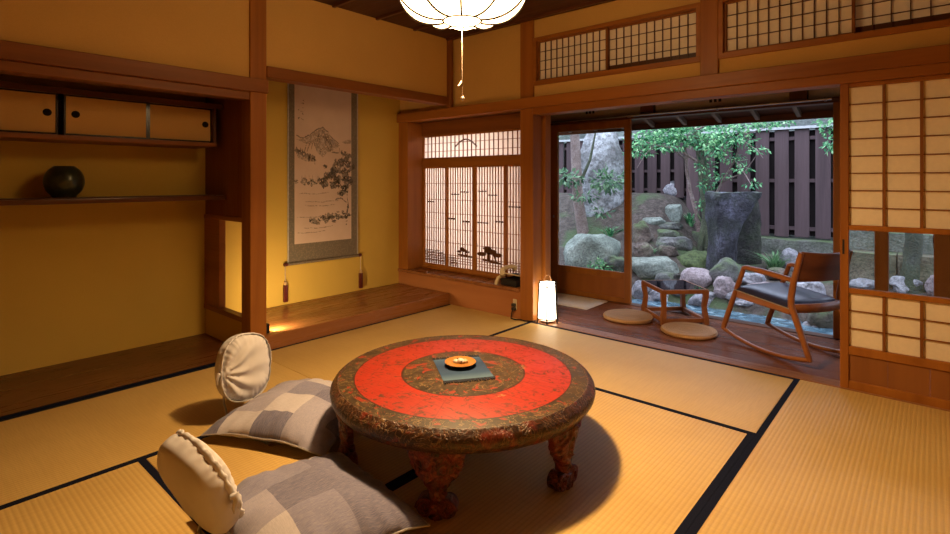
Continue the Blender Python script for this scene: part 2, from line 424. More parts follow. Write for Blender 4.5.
MB().box(ix0, ix1, y+.0045, y+.006, .945, 1.735).build('paper', M['paper'], d1, smooth=False)
MB().box(ix0, ix1, y+.0045, y+.006, .248, .553).build('paper', M['paper'], d1, smooth=False)
MB().box(ix0, ix1, y-.001, y+.002, .582, .915).build('pane', M['glass'], d1, smooth=False)
mb = MB()
for k in range(5):
    a = ix0+(ix1-ix0)*k/5; mb.box(a, a+(ix1-ix0)/5-.0015, y-.004, y+.004, .05, .20)
mb.build('skirt', M['plank_panel'], d1, smooth=False)
MB().box(SX0+.012, SX0+.022, y-.0175, y-.012, .775, .86).build('finger_pull', M['black'], d1, smooth=False)
struct('trim_15', MB().box(.56, XR, YG-.005, YG+.06, -.05, KAM), M['woodZ'], 'cedar boarding right of the paper screen', 'post')

# ---- veranda
struct('trim_16', bm_box(PX1, XR, YG+.002, YG+.125, -.06, .004), M['sillwood'], 'wooden threshold between the mats and the veranda', 'threshold')
fl = MB(); nb = 7
for k in range(nb):
    a = YG+.125+(YE-YG-.125)*k/nb; b = YG+.125+(YE-YG-.125)*(k+1)/nb
    fl.box(-3.2, XR, a+.0008, b-.0008, -.05, 0.0, .0015)
struct('floor_veranda', fl, M['veranda'], 'polished dark board floor of the veranda', 'floor')
struct('wall_light_screen', MB().bar((-2.665, WY+.03, 1.0), (-3.235, YE+.06, 1.0), .03, 2.1), M['beamZ'], 'hidden slanted board wall added to keep the window lamp off the veranda', 'wall')  # unseen slanted wall, placed to block spill from the window lamp
struct('wall_veranda_right', MB().box(XR, XR+.06, YG+.1, YE, -.05, 2.3), M['beamZ'], 'wooden right end of the veranda', 'wall')
struct('ceiling_veranda', MB().box(-3.2, XR, YG+.08, YE+.03, 2.06, 2.09), M['darkX'], 'dark veranda ceiling', 'ceiling')
struct('trim_17', bm_box(-2.625, -2.535, YG+.15, YG+.24, -.0, 1.815), M['woodZ'], 'second cedar post just inside the veranda', 'post')
# veranda outer side: header, posts, wall strip
struct('trim_18', bm_box(-3.2, XR, YE-.07, YE+.04, 1.792, 1.832), M['darkX'], 'dark header rail over the garden doors', 'beam')
struct('wall_veranda', MB().box(-3.2, XR, YE-.02, YE+.03, 1.832, 2.07), M['plaster_grey'], 'grey plaster strip above the garden doors', 'wall')
vt = MB()
for cx in (-2.66, -1.44):
    for k in range(3): vt.box(cx-.045+k*.038, cx-.045+k*.038+.022, YE-.026, YE-.018, 1.885, 1.93)
vt.build('vent_slots', M['black'], bpy.data.objects['wall_veranda'], smooth=False)
for i, cx in enumerate((-2.03, -.80)):
    struct('trim_%d' % (19+i), bm_box(cx-.06, cx+.06, YE-.09, YE-.0, 1.832, 1.93), M['darkX'], ('dark block on the header left of centre', 'dark block on the header near the right post')[i], 'block')
struct('trim_21', bm_box(-.575, -.515, YE-.07, YE+.02, 0, 1.792), M['woodZ'], 'cedar post at the right end of the garden opening', 'post')
struct('trim_22', bm_box(-3.2, -3.115, YE-.08, YE+.02, 0, 1.792), M['beamZ'], 'cedar post at the left end of the garden doors', 'post')
struct('trim_23', bm_box(-.325, -.245, YE-.06, YE+.02, 0, 1.76), M['beamZ'], 'brown veranda post behind the glass band', 'post')
struct('trim_24', bm_box(.0, .10, YE-.06, YE+.02, 0, 1.76), M['beamZ'], 'brown veranda post farther right behind the glass band', 'post')
rod = thing('curtain_rail', 'slim metal rail running along above the garden doors', 'rail', (-1.8, YE-.11, 1.80))
MB().tube([(-3.1, YE-.11, 1.818), (-.58, YE-.11, 1.818)], .011, 10).build('rod', M['steel'], rod)
for x in (-3.05, -2.2, -1.4, -.62): MB().box(x-.008, x+.008, YE-.12, YE-.065, 1.805, 1.832).build('bracket', M['steel'], rod, smooth=False)
# glass garden door (left, closed leaf)
GX0, GX1 = -3.115, -2.205
d2 = thing('door_2', 'wood framed glass sliding door with a low wooden panel, left of the open garden side', 'glass door', ((GX0+GX1)/2, YE-.035, 0), kind='structure')
y = YE-.035
f = MB().box(GX0, GX0+.088, y-.018, y+.018, .0, 1.792, .003).box(GX1-.065, GX1, y-.018, y+.018, .0, 1.792, .003)
f.box(GX0+.088, GX1-.065, y-.018, y+.018, 0, .05, .003).box(GX0+.088, GX1-.065, y-.018, y+.018, .235, .30, .003).box(GX0+.088, GX1-.065, y-.018, y+.018, 1.715, 1.792, .003)
f.build('frame', M['woodZ'], d2, smooth=False)
MB().box(GX0+.088, GX1-.065, y-.002, y+.002, .30, 1.715).build('pane', M['glass'], d2, smooth=False)
mb = MB(); pw = (GX1-.065-GX0-.088)/3
for k in range(3): mb.box(GX0+.088+k*pw, GX0+.088+(k+1)*pw-.002, y-.006, y+.006, .05, .235)
mb.build('wood_panel', M['panel'], d2, smooth=False)
MB().box(GX0+.03, GX0+.05, y-.02, y-.016, .80, .83).build('latch', M['steel'], d2, smooth=False)
struct('trim_25', bm_box(-3.2, XR, YE-.085, YE+.02, -.02, .006), M['darkX'], 'dark grooved track at the veranda edge', 'track')
# eaves
M['rafter'] = wood('weathered_rafter', (.27, .21, .17), (.18, .13, .10), 'Y', .7)
ev = thing('eaves', 'dark boarded eaves with pale rafters over the garden edge', 'eaves', (-1.2, YE, 1.95), kind='structure')
EZ = lambda yy: 1.965-(yy-YE)*.285
sl = MB(); sl.prism([(YE, EZ(YE)+.05), (YE+.72, EZ(YE+.72)+.05), (YE+.72, EZ(YE+.72)+.075), (YE, EZ(YE)+.075)], -5.2, 2.2, ((0, 0, 0), (0, 1, 0), (0, 0, 1), (1, 0, 0)))
sl.build('soffit', M['darkX'], ev, smooth=False)
for k in range(21):
    x = -5.0+k*.34
    MB().bar((x, YE+.03, EZ(YE+.03)+.025), (x, YE+.68, EZ(YE+.68)+.025), .034, .045).build('rafter', M['rafter'], ev, smooth=False)
MB().bar((-5.2, YE+.70, EZ(YE+.70)+.02), (2.2, YE+.70, EZ(YE+.70)+.02), .03, .06).build('fascia', M['darkX'], ev, smooth=False)

# ---- tatami mats
def mat_(x0, x1, y0, y1, ax, heri, label):
    t = thing('tatami_mat', label, 'tatami mat', ((x0+x1)/2, (y0+y1)/2, -.05), group='tatami mats on the floor')
    MB().box(x0+.001, x1-.001, y0+.001, y1-.001, -.05, 0, .003).build('woven_rush', M['tatami_'+ax], t, smooth=False)
    for hside in heri:
        w = .03
        b = {'x0': (x0, x0+w, y0, y1), 'x1': (x1-w, x1, y0, y1), 'y0': (x0, x1, y0, y0+w), 'y1': (x0, x1, y1-w, y1)}[hside]
        MB().box(b[0]+.0005, b[1]-.0005, b[2]+.0005, b[3]-.0005, -.03, .0012).build('cloth_border', M['heri'], t, smooth=False)
MX = [XL+.0, -2.56, -1.60, -.635, .32, XR]
mat_(MX[0], MX[1], 1.735, YG, 'y', ('x1',), 'tatami mat along the scroll alcove platform')
mat_(MX[0], MX[1], -.19, 1.735, 'y', ('x0', 'x1'), 'tatami mat along the dark floor of the shelf alcove')
mat_(MX[1], MX[3], 2.72, YG-.0, 'x', ('y0', 'y1'), 'tatami mat along the veranda threshold, between the lantern and the open side')
mat_(MX[1], MX[2], .765, 2.72, 'y', ('x1',), 'tatami mat under the left half of the red table and both cushions')
mat_(MX[2], MX[3], .765, 2.72, 'y', ('x0', 'x1'), 'tatami mat under the right half of the red table')
mat_(MX[1], MX[3], -.19, .765, 'x', ('y0', 'y1'), 'tatami mat in the near left foreground, behind the nearer backrest')
mat_(MX[3], MX[4], 1.735, YG, 'y', ('x0',), 'tatami mat in front of the paper screen at right')
mat_(MX[3], MX[4], -.19, 1.735, 'y', ('x0', 'x1'), 'tatami mat at the viewer\'s feet on the right')
mat_(MX[4], MX[5], 1.735, YG, 'y', ('x0',), 'tatami mat by the right wall, garden end')
mat_(MX[4], MX[5], -.19, 1.735, 'y', ('x0',), 'tatami mat by the right wall, near end')
mat_(MX[0], MX[5], YN, -.19, 'x', ('y0', 'y1'), 'tatami strip behind the viewer')
# ================================================================== THE ALCOVES
# wall cabinet with three sliding doors
cb = thing('wall_cabinet', 'shallow wall cabinet with black framed ochre sliding doors, high in the shelf alcove', 'cabinet', (-4.13, .40, 1.445))
MB().box(XB, -3.945, YN+.02, 1.640, 1.445, 1.475, .004, 2).build('bottom_board', M['beamY'], cb)
MB().box(XB, -3.955, YN+.02, 1.69, 1.725, 1.76).build('top_board', M['darkY'], cb, smooth=False)
MB().box(XB, -3.96, 1.622, 1.640, 1.475, 1.725).build('end_board', M['darkZ'], cb, smooth=False)
M['matt_black'] = plain('matt_black', (.012, .009, .008), .9, spec=.1)
M['door_cloth'] = plaster('cabinet_door_paper', (.56, .33, .11))
for (a, b, px) in ((-.10, .722, .672), (.752, 1.205, .81), (1.212, 1.625, 1.58)):
    xo = -3.985 if a < 1 else -3.998
    dr = MB().box(xo-.006, xo, a, b, 1.485, 1.722).build('door', M['door_cloth'], cb, smooth=False)
    fr = MB().box(xo-.008, xo+.003, a-.001, b+.001, 1.477, 1.488).box(xo-.008, xo+.003, a-.001, b+.001, 1.716, 1.726)
    w = .011
    fr.box(xo-.008, xo+.003, b-w, b+.001, 1.488, 1.716).box(xo-.008, xo+.003, a-.001, a+w*.8, 1.488, 1.716)
    fr.build('door_frame', M['black_lacquer'], dr, smooth=False)
    hm = MB().lathe([(0, .0035), (.009, .0035), (.012, .006), (.020, .006), (.022, .001), (.022, 0)], 24)
    hm.xf(Matrix.Translation((xo, px, 1.608)) @ Matrix.Rotation(PI/2, 4, 'Y'))
    hm.build('handle', M['matt_black'], dr)
# open shelf
sh = thing('wall_shelf', 'long thin dark wooden shelf below the wall cabinet, carrying the vase', 'shelf', (-4.11, .40, 1.06))
MB().box(XB, -3.925, YN+.02, 1.700, 1.058, 1.090, .006, 2).build('board', M['alcove_floor'], sh)
MB().box(-3.985, -3.955, YN+.02, 1.640, 1.090, 1.096).build('raised_edge', M['darkY'], sh, smooth=False)
# vase
m, nt, b = new_mat('dark_green_glaze'); v = coords(nt)
col = ramp(nt, tex_noise(nt, v, 9, 5), [(.3, (.020, .022, .010)), (.55, (.055, .062, .030)), (.75, (.10, .075, .035))])
nt.links.new(col, b.inputs['Base Color']); b.inputs['Roughness'].default_value = .3; b.inputs['Metallic'].default_value = .35
bump(nt, b, tex_noise(nt, v, 40, 3), .1, .002); M['glaze'] = m
vs = thing('round_vase', 'squat round dark green glazed jar on the thin alcove shelf', 'vase', (-4.11, .777, 1.0905))
pr = [(0, 0), (.055, 0), (.062, .004)] + [(.105*math.sin(a)**.8 if a < 2.9 else 0, .103-.103*math.cos(a)) for a in [.62+i*.13 for i in range(16)]]
pr = [p for p in pr if p[1] < .196]
top = pr[-1]
MB().lathe(pr+[(.056, .197), (.052, .200), (.047, .197), (.044, .188)], 48, (-4.11, .777, 1.0905), close=False).build('body', M['glaze'], vs)
MB().lathe([(0, .186), (.045, .186), (.046, .19)], 32, (-4.11, .777, 1.0905), close=False).build('neck', M['black'], vs)

# hanging scroll
SXp = -4.283
M['brocade'] = None
m, nt, b = new_mat('grey_green_brocade'); v = coords(nt, rnd=False)
vo = N(nt, 'ShaderNodeTexVoronoi'); vo.inputs['Scale'].default_value = 70; nt.links.new(v, vo.inputs['Vector'])
col = ramp(nt, vo.outputs['Distance'], [(.1, (.235, .185, .115)), (.5, (.145, .118, .078))])
nt.links.new(col, b.inputs['Base Color']); b.inputs['Roughness'].default_value = .8; M['brocade'] = m
m, nt, b = new_mat('scroll_paper'); v = coords(nt, rnd=False)
col = ramp(nt, tex_noise(nt, v, 2.5, 5), [(.3, (.52, .39, .29)), (.7, (.64, .50, .39))])
nt.links.new(col, b.inputs['Base Color']); b.inputs['Roughness'].default_value = .9; M['scroll_paper'] = m
hs = thing('hanging_scroll', 'tall hanging scroll with an ink mountain landscape in the scroll alcove', 'scroll', (SXp, 2.76, .44))
MB().box(SXp-.004, SXp, 2.392, 3.128, .47, 2.22).build('mount', M['brocade'], hs, smooth=False)
pt = MB().box(SXp, SXp+.0015, 2.452, 3.056, .632, 2.065).build('painting', M['scroll_paper'], hs, smooth=False)
mb = MB().box(SXp-.003, SXp+.003, 2.386, 2.396, .47, 2.22).box(SXp-.003, SXp+.003, 3.124, 3.134, .47, 2.22)
mb.build('side_trim', plain('pale_silk', (.42, .40, .33), .7), hs, smooth=False)
MB().tube([(SXp+.004, 2.385, .462), (SXp+.004, 3.135, .462)], .013, 14).build('roller', M['brocade'], hs)
red = plain('dark_red_lacquer', (.10, .014, .012), .3)
for yy in (2.385, 3.135):
    sgn = -1 if yy < 2.7 else 1
    MB().tube([(SXp+.004, yy, .462), (SXp+.004, yy+sgn*.012, .462), (SXp+.004, yy+sgn*.034, .462)], [.012, .017, .016], 14).build('roller_knob', red, hs)
    yk = yy+sgn*.026
    MB().tube([(SXp+.006, yk, .455), (SXp+.008, yk, .30)], .0028, 6).build('weight_cord', plain('cream_cord', (.6, .5, .35), .8), hs)
    MB().lathe([(0, .318), (.012, .315), (.017, .300), (.012, .285), (0, .282)], 16, (SXp+.012, yk, 0), close=False).build('cord_ring', plain('ochre_cord', (.45, .30, .12), .7), hs)
    MB().box(SXp-.004, SXp+.026, yk-.017, yk+.017, .135, .285, .005, 2).build('weight', red, hs)
# ink painting
def ink(name, c):
    m, nt, b = new_mat(name); v = coords(nt, rnd=False)
    f = tex_noise(nt, v, 60, 4)
    nt.links.new(ramp(nt, f, [(.3, tuple(x*.8 for x in c)), (.7, tuple(min(1, x*1.25) for x in c))]), b.inputs['Base Color'])
    b.inputs['Roughness'].default_value = .95
    a = ramp(nt, tex_noise(nt, v, 35, 5), [(.36, 0), (.56, 1)]); nt.links.new(a, b.inputs['Alpha'])
    return m
inkd, inkm, inkl = ink('ink_dark', (.09, .075, .06)), ink('ink_mid', (.22, .18, .14)), ink('ink_light', (.46, .37, .29))
def sc(u, w, lift=0): return (SXp+.0018+lift, 2.452+u*.604, 2.065-w*1.433)
IB = {'d': MB(), 'm': MB(), 'l': MB()}
lift = [0]
def blot(k, u, w, ru, rw, n=9, j=.35):
    lift[0] += 1.5e-6
    IB[k].poly([sc(u+ru*math.cos(2*PI*i/n)*(1+R.uniform(-j, j)), w+rw*.42*math.sin(2*PI*i/n)*(1+R.uniform(-j, j)), lift[0]) for i in range(n)])
def stroke(k, pts, wd):
    lift[0] += 1.5e-6
    L, Rr = [], []
    for i, (u, w) in enumerate(pts):
        q = wd*(.4+.6*math.sin(PI*(i+.6)/(len(pts)+.2))); L.append(sc(u, w-q*.42, lift[0])); Rr.append(sc(u+q*.3, w+q*.42, lift[0]))
    IB[k].poly(L+Rr[::-1])
def P_(x, y): return ((x-52)/205., (y+89)/569.)
def chain(k, pts, wd, jit=.006, sub=5):
    out = []
    for (a, b_) in zip(pts, pts[1:]):
        for t in range(sub):
            f = t/sub; q = P_(a[0]+(b_[0]-a[0])*f, a[1]+(b_[1]-a[1])*f); out.append((q[0]+R.uniform(-jit, jit), q[1]+R.uniform(-jit, jit)*.5))
    for i in range(0, len(out)-3, 3): stroke(k, out[i:i+5], wd)
for (pts) in ([(57, 95), (80, 104), (105, 88), (125, 70), (150, 58), (168, 75), (185, 98), (215, 118)], [(150, 58), (140, 90), (160, 115), (140, 145), (150, 165)], [(100, 90), (85, 100), (110, 118)], [(150, 62), (165, 100), (150, 128), (185, 148), (215, 150)]):
    chain('m', pts, .012)
wash = lambda k, pts: (lift.__setitem__(0, lift[0]+1.5e-6), IB[k].poly([sc(*P_(*q), lift[0]) for q in pts]))
wash('l', [(57, 108), (80, 104), (105, 90), (128, 72), (150, 60), (168, 78), (185, 100), (212, 122), (190, 140), (165, 150), (150, 170), (128, 150), (118, 120), (90, 122)])
wash('l', [(150, 60), (166, 78), (182, 100), (200, 124), (172, 150), (160, 120), (148, 100)])
wash('l', [(55, 140), (75, 146), (100, 162), (125, 172), (118, 186), (90, 186), (62, 172)])
wash('l', [(218, 108), (240, 98), (256, 96), (256, 112), (232, 114)])
for i in range(46):
    x = 150+R.gauss(0, 22); yb = 72+abs(x-150)*.75; a0 = P_(x, yb+R.uniform(0, 16)); s_ = 1 if x > 150 else -1
    stroke(R.choice('mml'), [a0, (a0[0]+s_*.018, a0[1]+.02), (a0[0]+s_*.030+R.uniform(-.01, .01), a0[1]+.045)], .016)
for i in range(34):
    x = R.uniform(55, 125); yb = 147+(x-55)*.48; q = P_(x, yb+R.uniform(-8, 8)); blot('d' if R.random() < .4 else 'm', q[0], q[1], R.uniform(.008, .02), R.uniform(.02, .05))
for i in range(34):
    x = R.uniform(56, 145); q = P_(x, 258+R.gauss(0, 6)); blot(R.choice('dmll'), q[0], q[1], R.uniform(.012, .035), R.uniform(.010, .03))
for i in range(12):
    x = R.uniform(70, 138); q = P_(x, 242+R.uniform(-6, 4)); stroke('d', [(q[0], q[1]+.03), (q[0]+.002, q[1]), (q[0], q[1]-.012)], .010)
# big tree on the right
for (cx, cy, r) in ((235, 165, 22), (210, 190, 20), (240, 190, 22), (190, 215, 18), (225, 225, 24), (170, 240, 16), (205, 250, 20), (240, 250, 16), (158, 265, 12), (190, 275, 12), (232, 280, 14), (222, 300, 12)):
    for i in range(15):
        q = P_(cx+R.gauss(0, r*.5), cy+R.gauss(0, r*.42)); blot('d' if R.random() < .62 else 'm', q[0], q[1], R.uniform(.018, .046), R.uniform(.02, .05))
chain('d', [(236, 210), (244, 260), (238, 310), (244, 350), (234, 392)], .05)
chain('d', [(244, 300), (205, 262), (165, 262)], .018); chain('m', [(240, 340), (215, 320), (190, 330)], .014)
for i in range(60):
    x = R.uniform(105, 250); q = P_(x, 405-(x-105)*.12+R.gauss(0, 8)); blot(R.choice('dmm'), q[0], q[1], R.uniform(.01, .045), R.uniform(.01, .035))
for (yy) in (330, 345, 300, 425, 440, 385): 
    a = R.uniform(55, 90); chain('l', [(a, yy), (a+60, yy+4), (a+R.uniform(90, 140), yy-2)], .008)
for i in range(16):
    q = P_(R.choice((66, 74, 80))+R.uniform(-2, 2), -32+R.uniform(0, 74)); stroke('d', [(q[0]-.008, q[1]), (q[0]+.004, q[1]-.003), (q[0]+.012, q[1]+.004)], .006)
for i in range(6):
    q = P_(238+R.uniform(-3, 3), 418+R.uniform(-8, 8)); stroke('m', [(q[0]-.01, q[1]), (q[0]+.012, q[1]-.003)], .006)
for k, mm in (('l', inkl), ('m', inkm), ('d', inkd)):
    IB[k].build({'l': 'pale_wash', 'm': 'grey_wash', 'd': 'ink_strokes'}[k], mm, pt, smooth=False)

# uplight behind the alcove post
ul = thing('alcove_light', 'tiny black floor light at the foot of the alcove post', 'lamp', (-3.60, 1.835, .108))
MB().box(-3.63, -3.575, 1.805, 1.855, .108, .175, .004).build('housing', M['black'], ul, smooth=False)
MB().box(-3.622, -3.583, 1.8551, 1.857, .116, .165).build('lens', emit('warm_lens', (1, .72, .38), 6), ul, smooth=False)

# ================================================================== ON THE FLOOR
# ---- red lacquer table
TC = (-1.615, 1.764)
def polar(nt):
    tc = N(nt, 'ShaderNodeTexCoord'); sp = N(nt, 'ShaderNodeSeparateXYZ'); nt.links.new(tc.outputs['Object'], sp.inputs[0])
    r = math_(nt, 'SQRT', math_(nt, 'ADD', math_(nt, 'MULTIPLY', sp.outputs[0], sp.outputs[0]), math_(nt, 'MULTIPLY', sp.outputs[1], sp.outputs[1])))
    a = math_(nt, 'ARCTAN2', sp.outputs[1], sp.outputs[0])
    return tc.outputs['Object'], r, a
RED, REDD, BRN, BRD, GLD = (.325, .0245, .0105), (.14, .012, .006), (.046, .029, .015), (.022, .014, .008), (.34, .21, .085)
m, nt, b = new_mat('red_lacquer_top'); ob, r, a = polar(nt)
n1 = tex_noise(nt, ob, 7, 5, .6, .4); n2 = tex_noise(nt, ob, 26, 6, .65, 1.2); n3 = tex_noise(nt, ob, 90, 4)
redc = mixc(nt, ramp(nt, n1, [(.40, .0), (.75, .5)]), RED, (.30, .038, .018))
redc = mixc(nt, ramp(nt, n2, [(.545, 0), (.63, .85)]), redc, BRN)
mp = N(nt, 'ShaderNodeMapping'); mp.inputs['Scale'].default_value = (3, 40, 1); mp.inputs['Rotation'].default_value = (0, 0, .6); nt.links.new(ob, mp.inputs['Vector'])
redc = mixc(nt, ramp(nt, tex_noise(nt, mp.outputs[0], 3, 4), [(.54, 0), (.66, .7)]), redc, REDD)
# thin framed panels (fine radial and ring lines)
seg = math_(nt, 'ABSOLUTE', math_(nt, 'SUBTRACT', math_(nt, 'FRACT', math_(nt, 'MULTIPLY', a, 8/(2*PI))), .5))
rl = math_(nt, 'LESS_THAN', math_(nt, 'ABSOLUTE', math_(nt, 'SUBTRACT', seg, .16)), .006)
rl2 = math_(nt, 'LESS_THAN', math_(nt, 'ABSOLUTE', math_(nt, 'SUBTRACT', r, .31)), .0015)
rl3 = math_(nt, 'LESS_THAN', math_(nt, 'ABSOLUTE', math_(nt, 'SUBTRACT', r, .455)), .0015)
lines = math_(nt, 'MULTIPLY', math_(nt, 'MAXIMUM', rl, math_(nt, 'MULTIPLY', math_(nt, 'MAXIMUM', rl2, rl3), math_(nt, 'LESS_THAN', seg, .16))), .55)
redc = mixc(nt, math_(nt, 'MULTIPLY', lines, ramp(nt, n1, [(.35, 0), (.6, 1)])), redc, REDD)
brc = ramp(nt, n2, [(.30, BRD), (.48, BRN), (.62, (.070, .041, .019)), (.74, (.24, .030, .012))])
gl = ramp(nt, math_(nt, 'ABSOLUTE', math_(nt, 'SUBTRACT', tex_noise(nt, ob, 13, 5, .6, 1.8), .52)), [(.0, .75), (.016, 0)])
brc = mixc(nt, gl, brc, GLD)
swirl = ramp(nt, tex_noise(nt, ob, 9, 3, .5, 2.5), [(.60, 0), (.64, .8)])
brc = mixc(nt, swirl, brc, (.28, .032, .013))
band = ramp(nt, r, [(0, 1), (.276, 1), (.2775, 0), (.484, 0), (.486, 1), (1, 1)], 'LINEAR')
col = mixc(nt, band, redc, brc)
edge = math_(nt, 'MAXIMUM', math_(nt, 'LESS_THAN', math_(nt, 'ABSOLUTE', math_(nt, 'SUBTRACT', r, .277)), .0045), math_(nt, 'LESS_THAN', math_(nt, 'ABSOLUTE', math_(nt, 'SUBTRACT', r, .486)), .003))
col = mixc(nt, math_(nt, 'MULTIPLY', edge, .8), col, BRD)
fleck = math_(nt, 'MULTIPLY', math_(nt, 'LESS_THAN', math_(nt, 'ABSOLUTE', math_(nt, 'SUBTRACT', r, .30)), .025), ramp(nt, tex_noise(nt, ob, 5.5, 2), [(.60, 0), (.64, 1)]))
col = mixc(nt, math_(nt, 'MULTIPLY', fleck, ramp(nt, n3, [(.45, 0), (.55, .8)])), col, GLD)
nt.links.new(col, b.inputs['Base Color']); nt.links.new(ramp(nt, n2, [(.3, .42), (.7, .6)]), b.inputs['Roughness']); b.inputs['Specular IOR Level'].default_value = .3
bump(nt, b, n2, .12, .002); M['table_top'] = m
m, nt, b = new_mat('carved_rim'); ob, r, a = polar(nt)
n2 = tex_noise(nt, ob, 24, 5, .6, 2.2); n4 = tex_noise(nt, ob, 11, 3, .55, 2.6)
col = ramp(nt, n2, [(.30, (.012, .005, .004)), (.47, (.040, .016, .008)), (.58, (.078, .032, .013)), (.68, (.14, .018, .008))])
gl = ramp(nt, math_(nt, 'ABSOLUTE', math_(nt, 'SUBTRACT', n4, .53)), [(.0, .7), (.022, 0)])
col = mixc(nt, gl, col, (.30, .165, .06))
col = mixc(nt, ramp(nt, tex_noise(nt, ob, 6, 2, .5, 1), [(.58, 0), (.64, .6)]), col, (.22, .024, .011))
nt.links.new(col, b.inputs['Base Color']); b.inputs['Roughness'].default_value = .36
bump(nt, b, math_(nt, 'ADD', n2, math_(nt, 'MULTIPLY', gl, .4)), .7, .008); M['table_rim'] = m
m, nt, b = new_mat('carved_leg'); v = coords(nt)
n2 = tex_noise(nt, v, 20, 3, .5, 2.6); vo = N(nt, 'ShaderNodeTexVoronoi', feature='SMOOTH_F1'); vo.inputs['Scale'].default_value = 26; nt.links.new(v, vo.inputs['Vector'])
col = ramp(nt, math_(nt, 'ADD', math_(nt, 'MULTIPLY', n2, .7), math_(nt, 'MULTIPLY', vo.outputs['Distance'], .5)), [(.38, (.010, .004, .003)), (.5, (.070, .010, .006)), (.68, (.155, .020, .010))])  # dark crevices: shade of the carving put into the colour
gl = ramp(nt, math_(nt, 'ABSOLUTE', math_(nt, 'SUBTRACT', n2, .5)), [(.0, .8), (.04, 0)])
nt.links.new(mixc(nt, gl, col, (.27, .065, .022)), b.inputs['Base Color']); b.inputs['Roughness'].default_value = .38
bump(nt, b, math_(nt, 'ADD', n2, math_(nt, 'MULTIPLY', gl, .5)), .9, .008); M['table_leg'] = m
tb = thing('round_table', 'low round red lacquered table with a carved dark rim, in the middle of the mats', 'table', (TC[0], TC[1], 0))
MB().lathe([(0, .316), (.557, .316), (.556, .3275), (.552, .330), (0, .330)], 128, (TC[0], TC[1], 0), close=False).build('top', M['table_top'], tb)
MB().lathe([(.50, .318), (.552, .3295), (.557, .3315), (.563, .329), (.566, .324), (.576, .318), (.5855, .302), (.588, .288), (.584, .272), (.575, .258), (.568, .252), (.566, .247), (.560, .243), (.545, .238), (.52, .236), (.50, .24)], 128, (TC[0], TC[1], 0), close=False).build('rim', M['table_rim'], tb)
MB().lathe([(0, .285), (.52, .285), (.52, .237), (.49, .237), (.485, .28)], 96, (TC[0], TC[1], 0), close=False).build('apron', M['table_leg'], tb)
half = [(.0, .245), (.104, .245), (.106, .225), (.100, .205), (.094, .196), (.099, .188), (.092, .172), (.078, .160), (.080, .150), (.068, .138), (.052, .124), (.047, .110), (.036, .100), (.033, .080), (.034, .060), (.036, .052)]
foot = [(.038, .045), (.040, .022), (.036, .004), (.03, 0), (.0, 0)]
outl = half+foot; poly = outl + [(-x, z) for x, z in outl[::-1] if x > 0]
for k in range(6):
    an = math.radians(-58+60*k); U = (-math.sin(an), math.cos(an), 0); W = (math.cos(an), math.sin(an), 0)
    mb = MB()
    def wid(z):
        for (x0, z0), (x1, z1) in zip(outl, outl[1:]):
            if (z0-z)*(z1-z) <= 0 and z0 != z1: return x0+(x1-x0)*(z0-z)/(z0-z1)
        return .03
    def rr(z): return .512 if z < .12 else .512+.014*(z-.12)/.125
    rings = []; NZ = 74; NU = 31
    for i in range(NZ):
        z = .2449*(1-i/(NZ-1)); w = max(wid(z), .03) if z < .2445 else .104; t = .019 if z > .06 else .026
        ct = Vector((TC[0], TC[1], z)); cr = rr(z); ring = []
        prof_ = [(-1, -.6), (-.82, -1), (0, -1), (.82, -1), (1, -.6)] + [(1-2*j/(NU-1), None) for j in range(NU)]
        for (u, tt) in prof_:
            bow = (1-u*u)*.012 if z > .1 else (1-u*u)*.004
            if tt is None:
                tt = .55+.8*(1-abs(u)**4)
                q = Vector((u*w*26+k*7, z*26, k*3.1)); q2 = q*.55+Vector((noise.noise(q*.5)*1.2, noise.noise(q*.5+Vector((5, 0, 0)))*1.2, 0))
                rg = 1-min(1, abs(noise.noise(q2))*4); rg2 = 1-min(1, abs(noise.noise(q*1.15))*3)
                bow += (.011*rg+.004*rg2-.005)*(1 if z > .07 else .35)*(1-abs(u)**6)
                if .9 < abs(u) < 1 : bow += .003
            ring.append(mb.bm.verts.new(ct + Vector(U)*(u*w) + Vector(W)*(cr+tt*t+bow)))
        rings.append(ring)
    for r0, r1 in zip(rings, rings[1:]):
        n = len(r0)
        for i in range(n): mb.bm.faces.new((r0[i], r0[(i+1) % n], r1[(i+1) % n], r1[i]))
    mb.bm.faces.new(rings[0]); mb.bm.faces.new(rings[-1][::-1])
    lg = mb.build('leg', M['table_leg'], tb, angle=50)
    for sgn in (-1, 1):
        dk = MB(); oo = Vector((TC[0], TC[1], .0355))+Vector(U)*(sgn*.040)
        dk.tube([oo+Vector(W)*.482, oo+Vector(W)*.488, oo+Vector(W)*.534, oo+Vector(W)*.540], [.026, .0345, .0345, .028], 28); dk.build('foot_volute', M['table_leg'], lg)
        sv = MB(); pts = []
        for i in range(26):
            t = i/25*2.2*2*PI; rad = .033*(1-.72*i/25)
            pts.append(Vector((TC[0], TC[1], .034)) + Vector(U)*(sgn*(.040+rad*math.cos(t))) + Vector((0, 0, 1))*rad*math.sin(t) + Vector(W)*(.538+.006*i/25))
        sv.tube(pts, .0065, 8); sv.build('foot_scroll', M['table_leg'], lg)
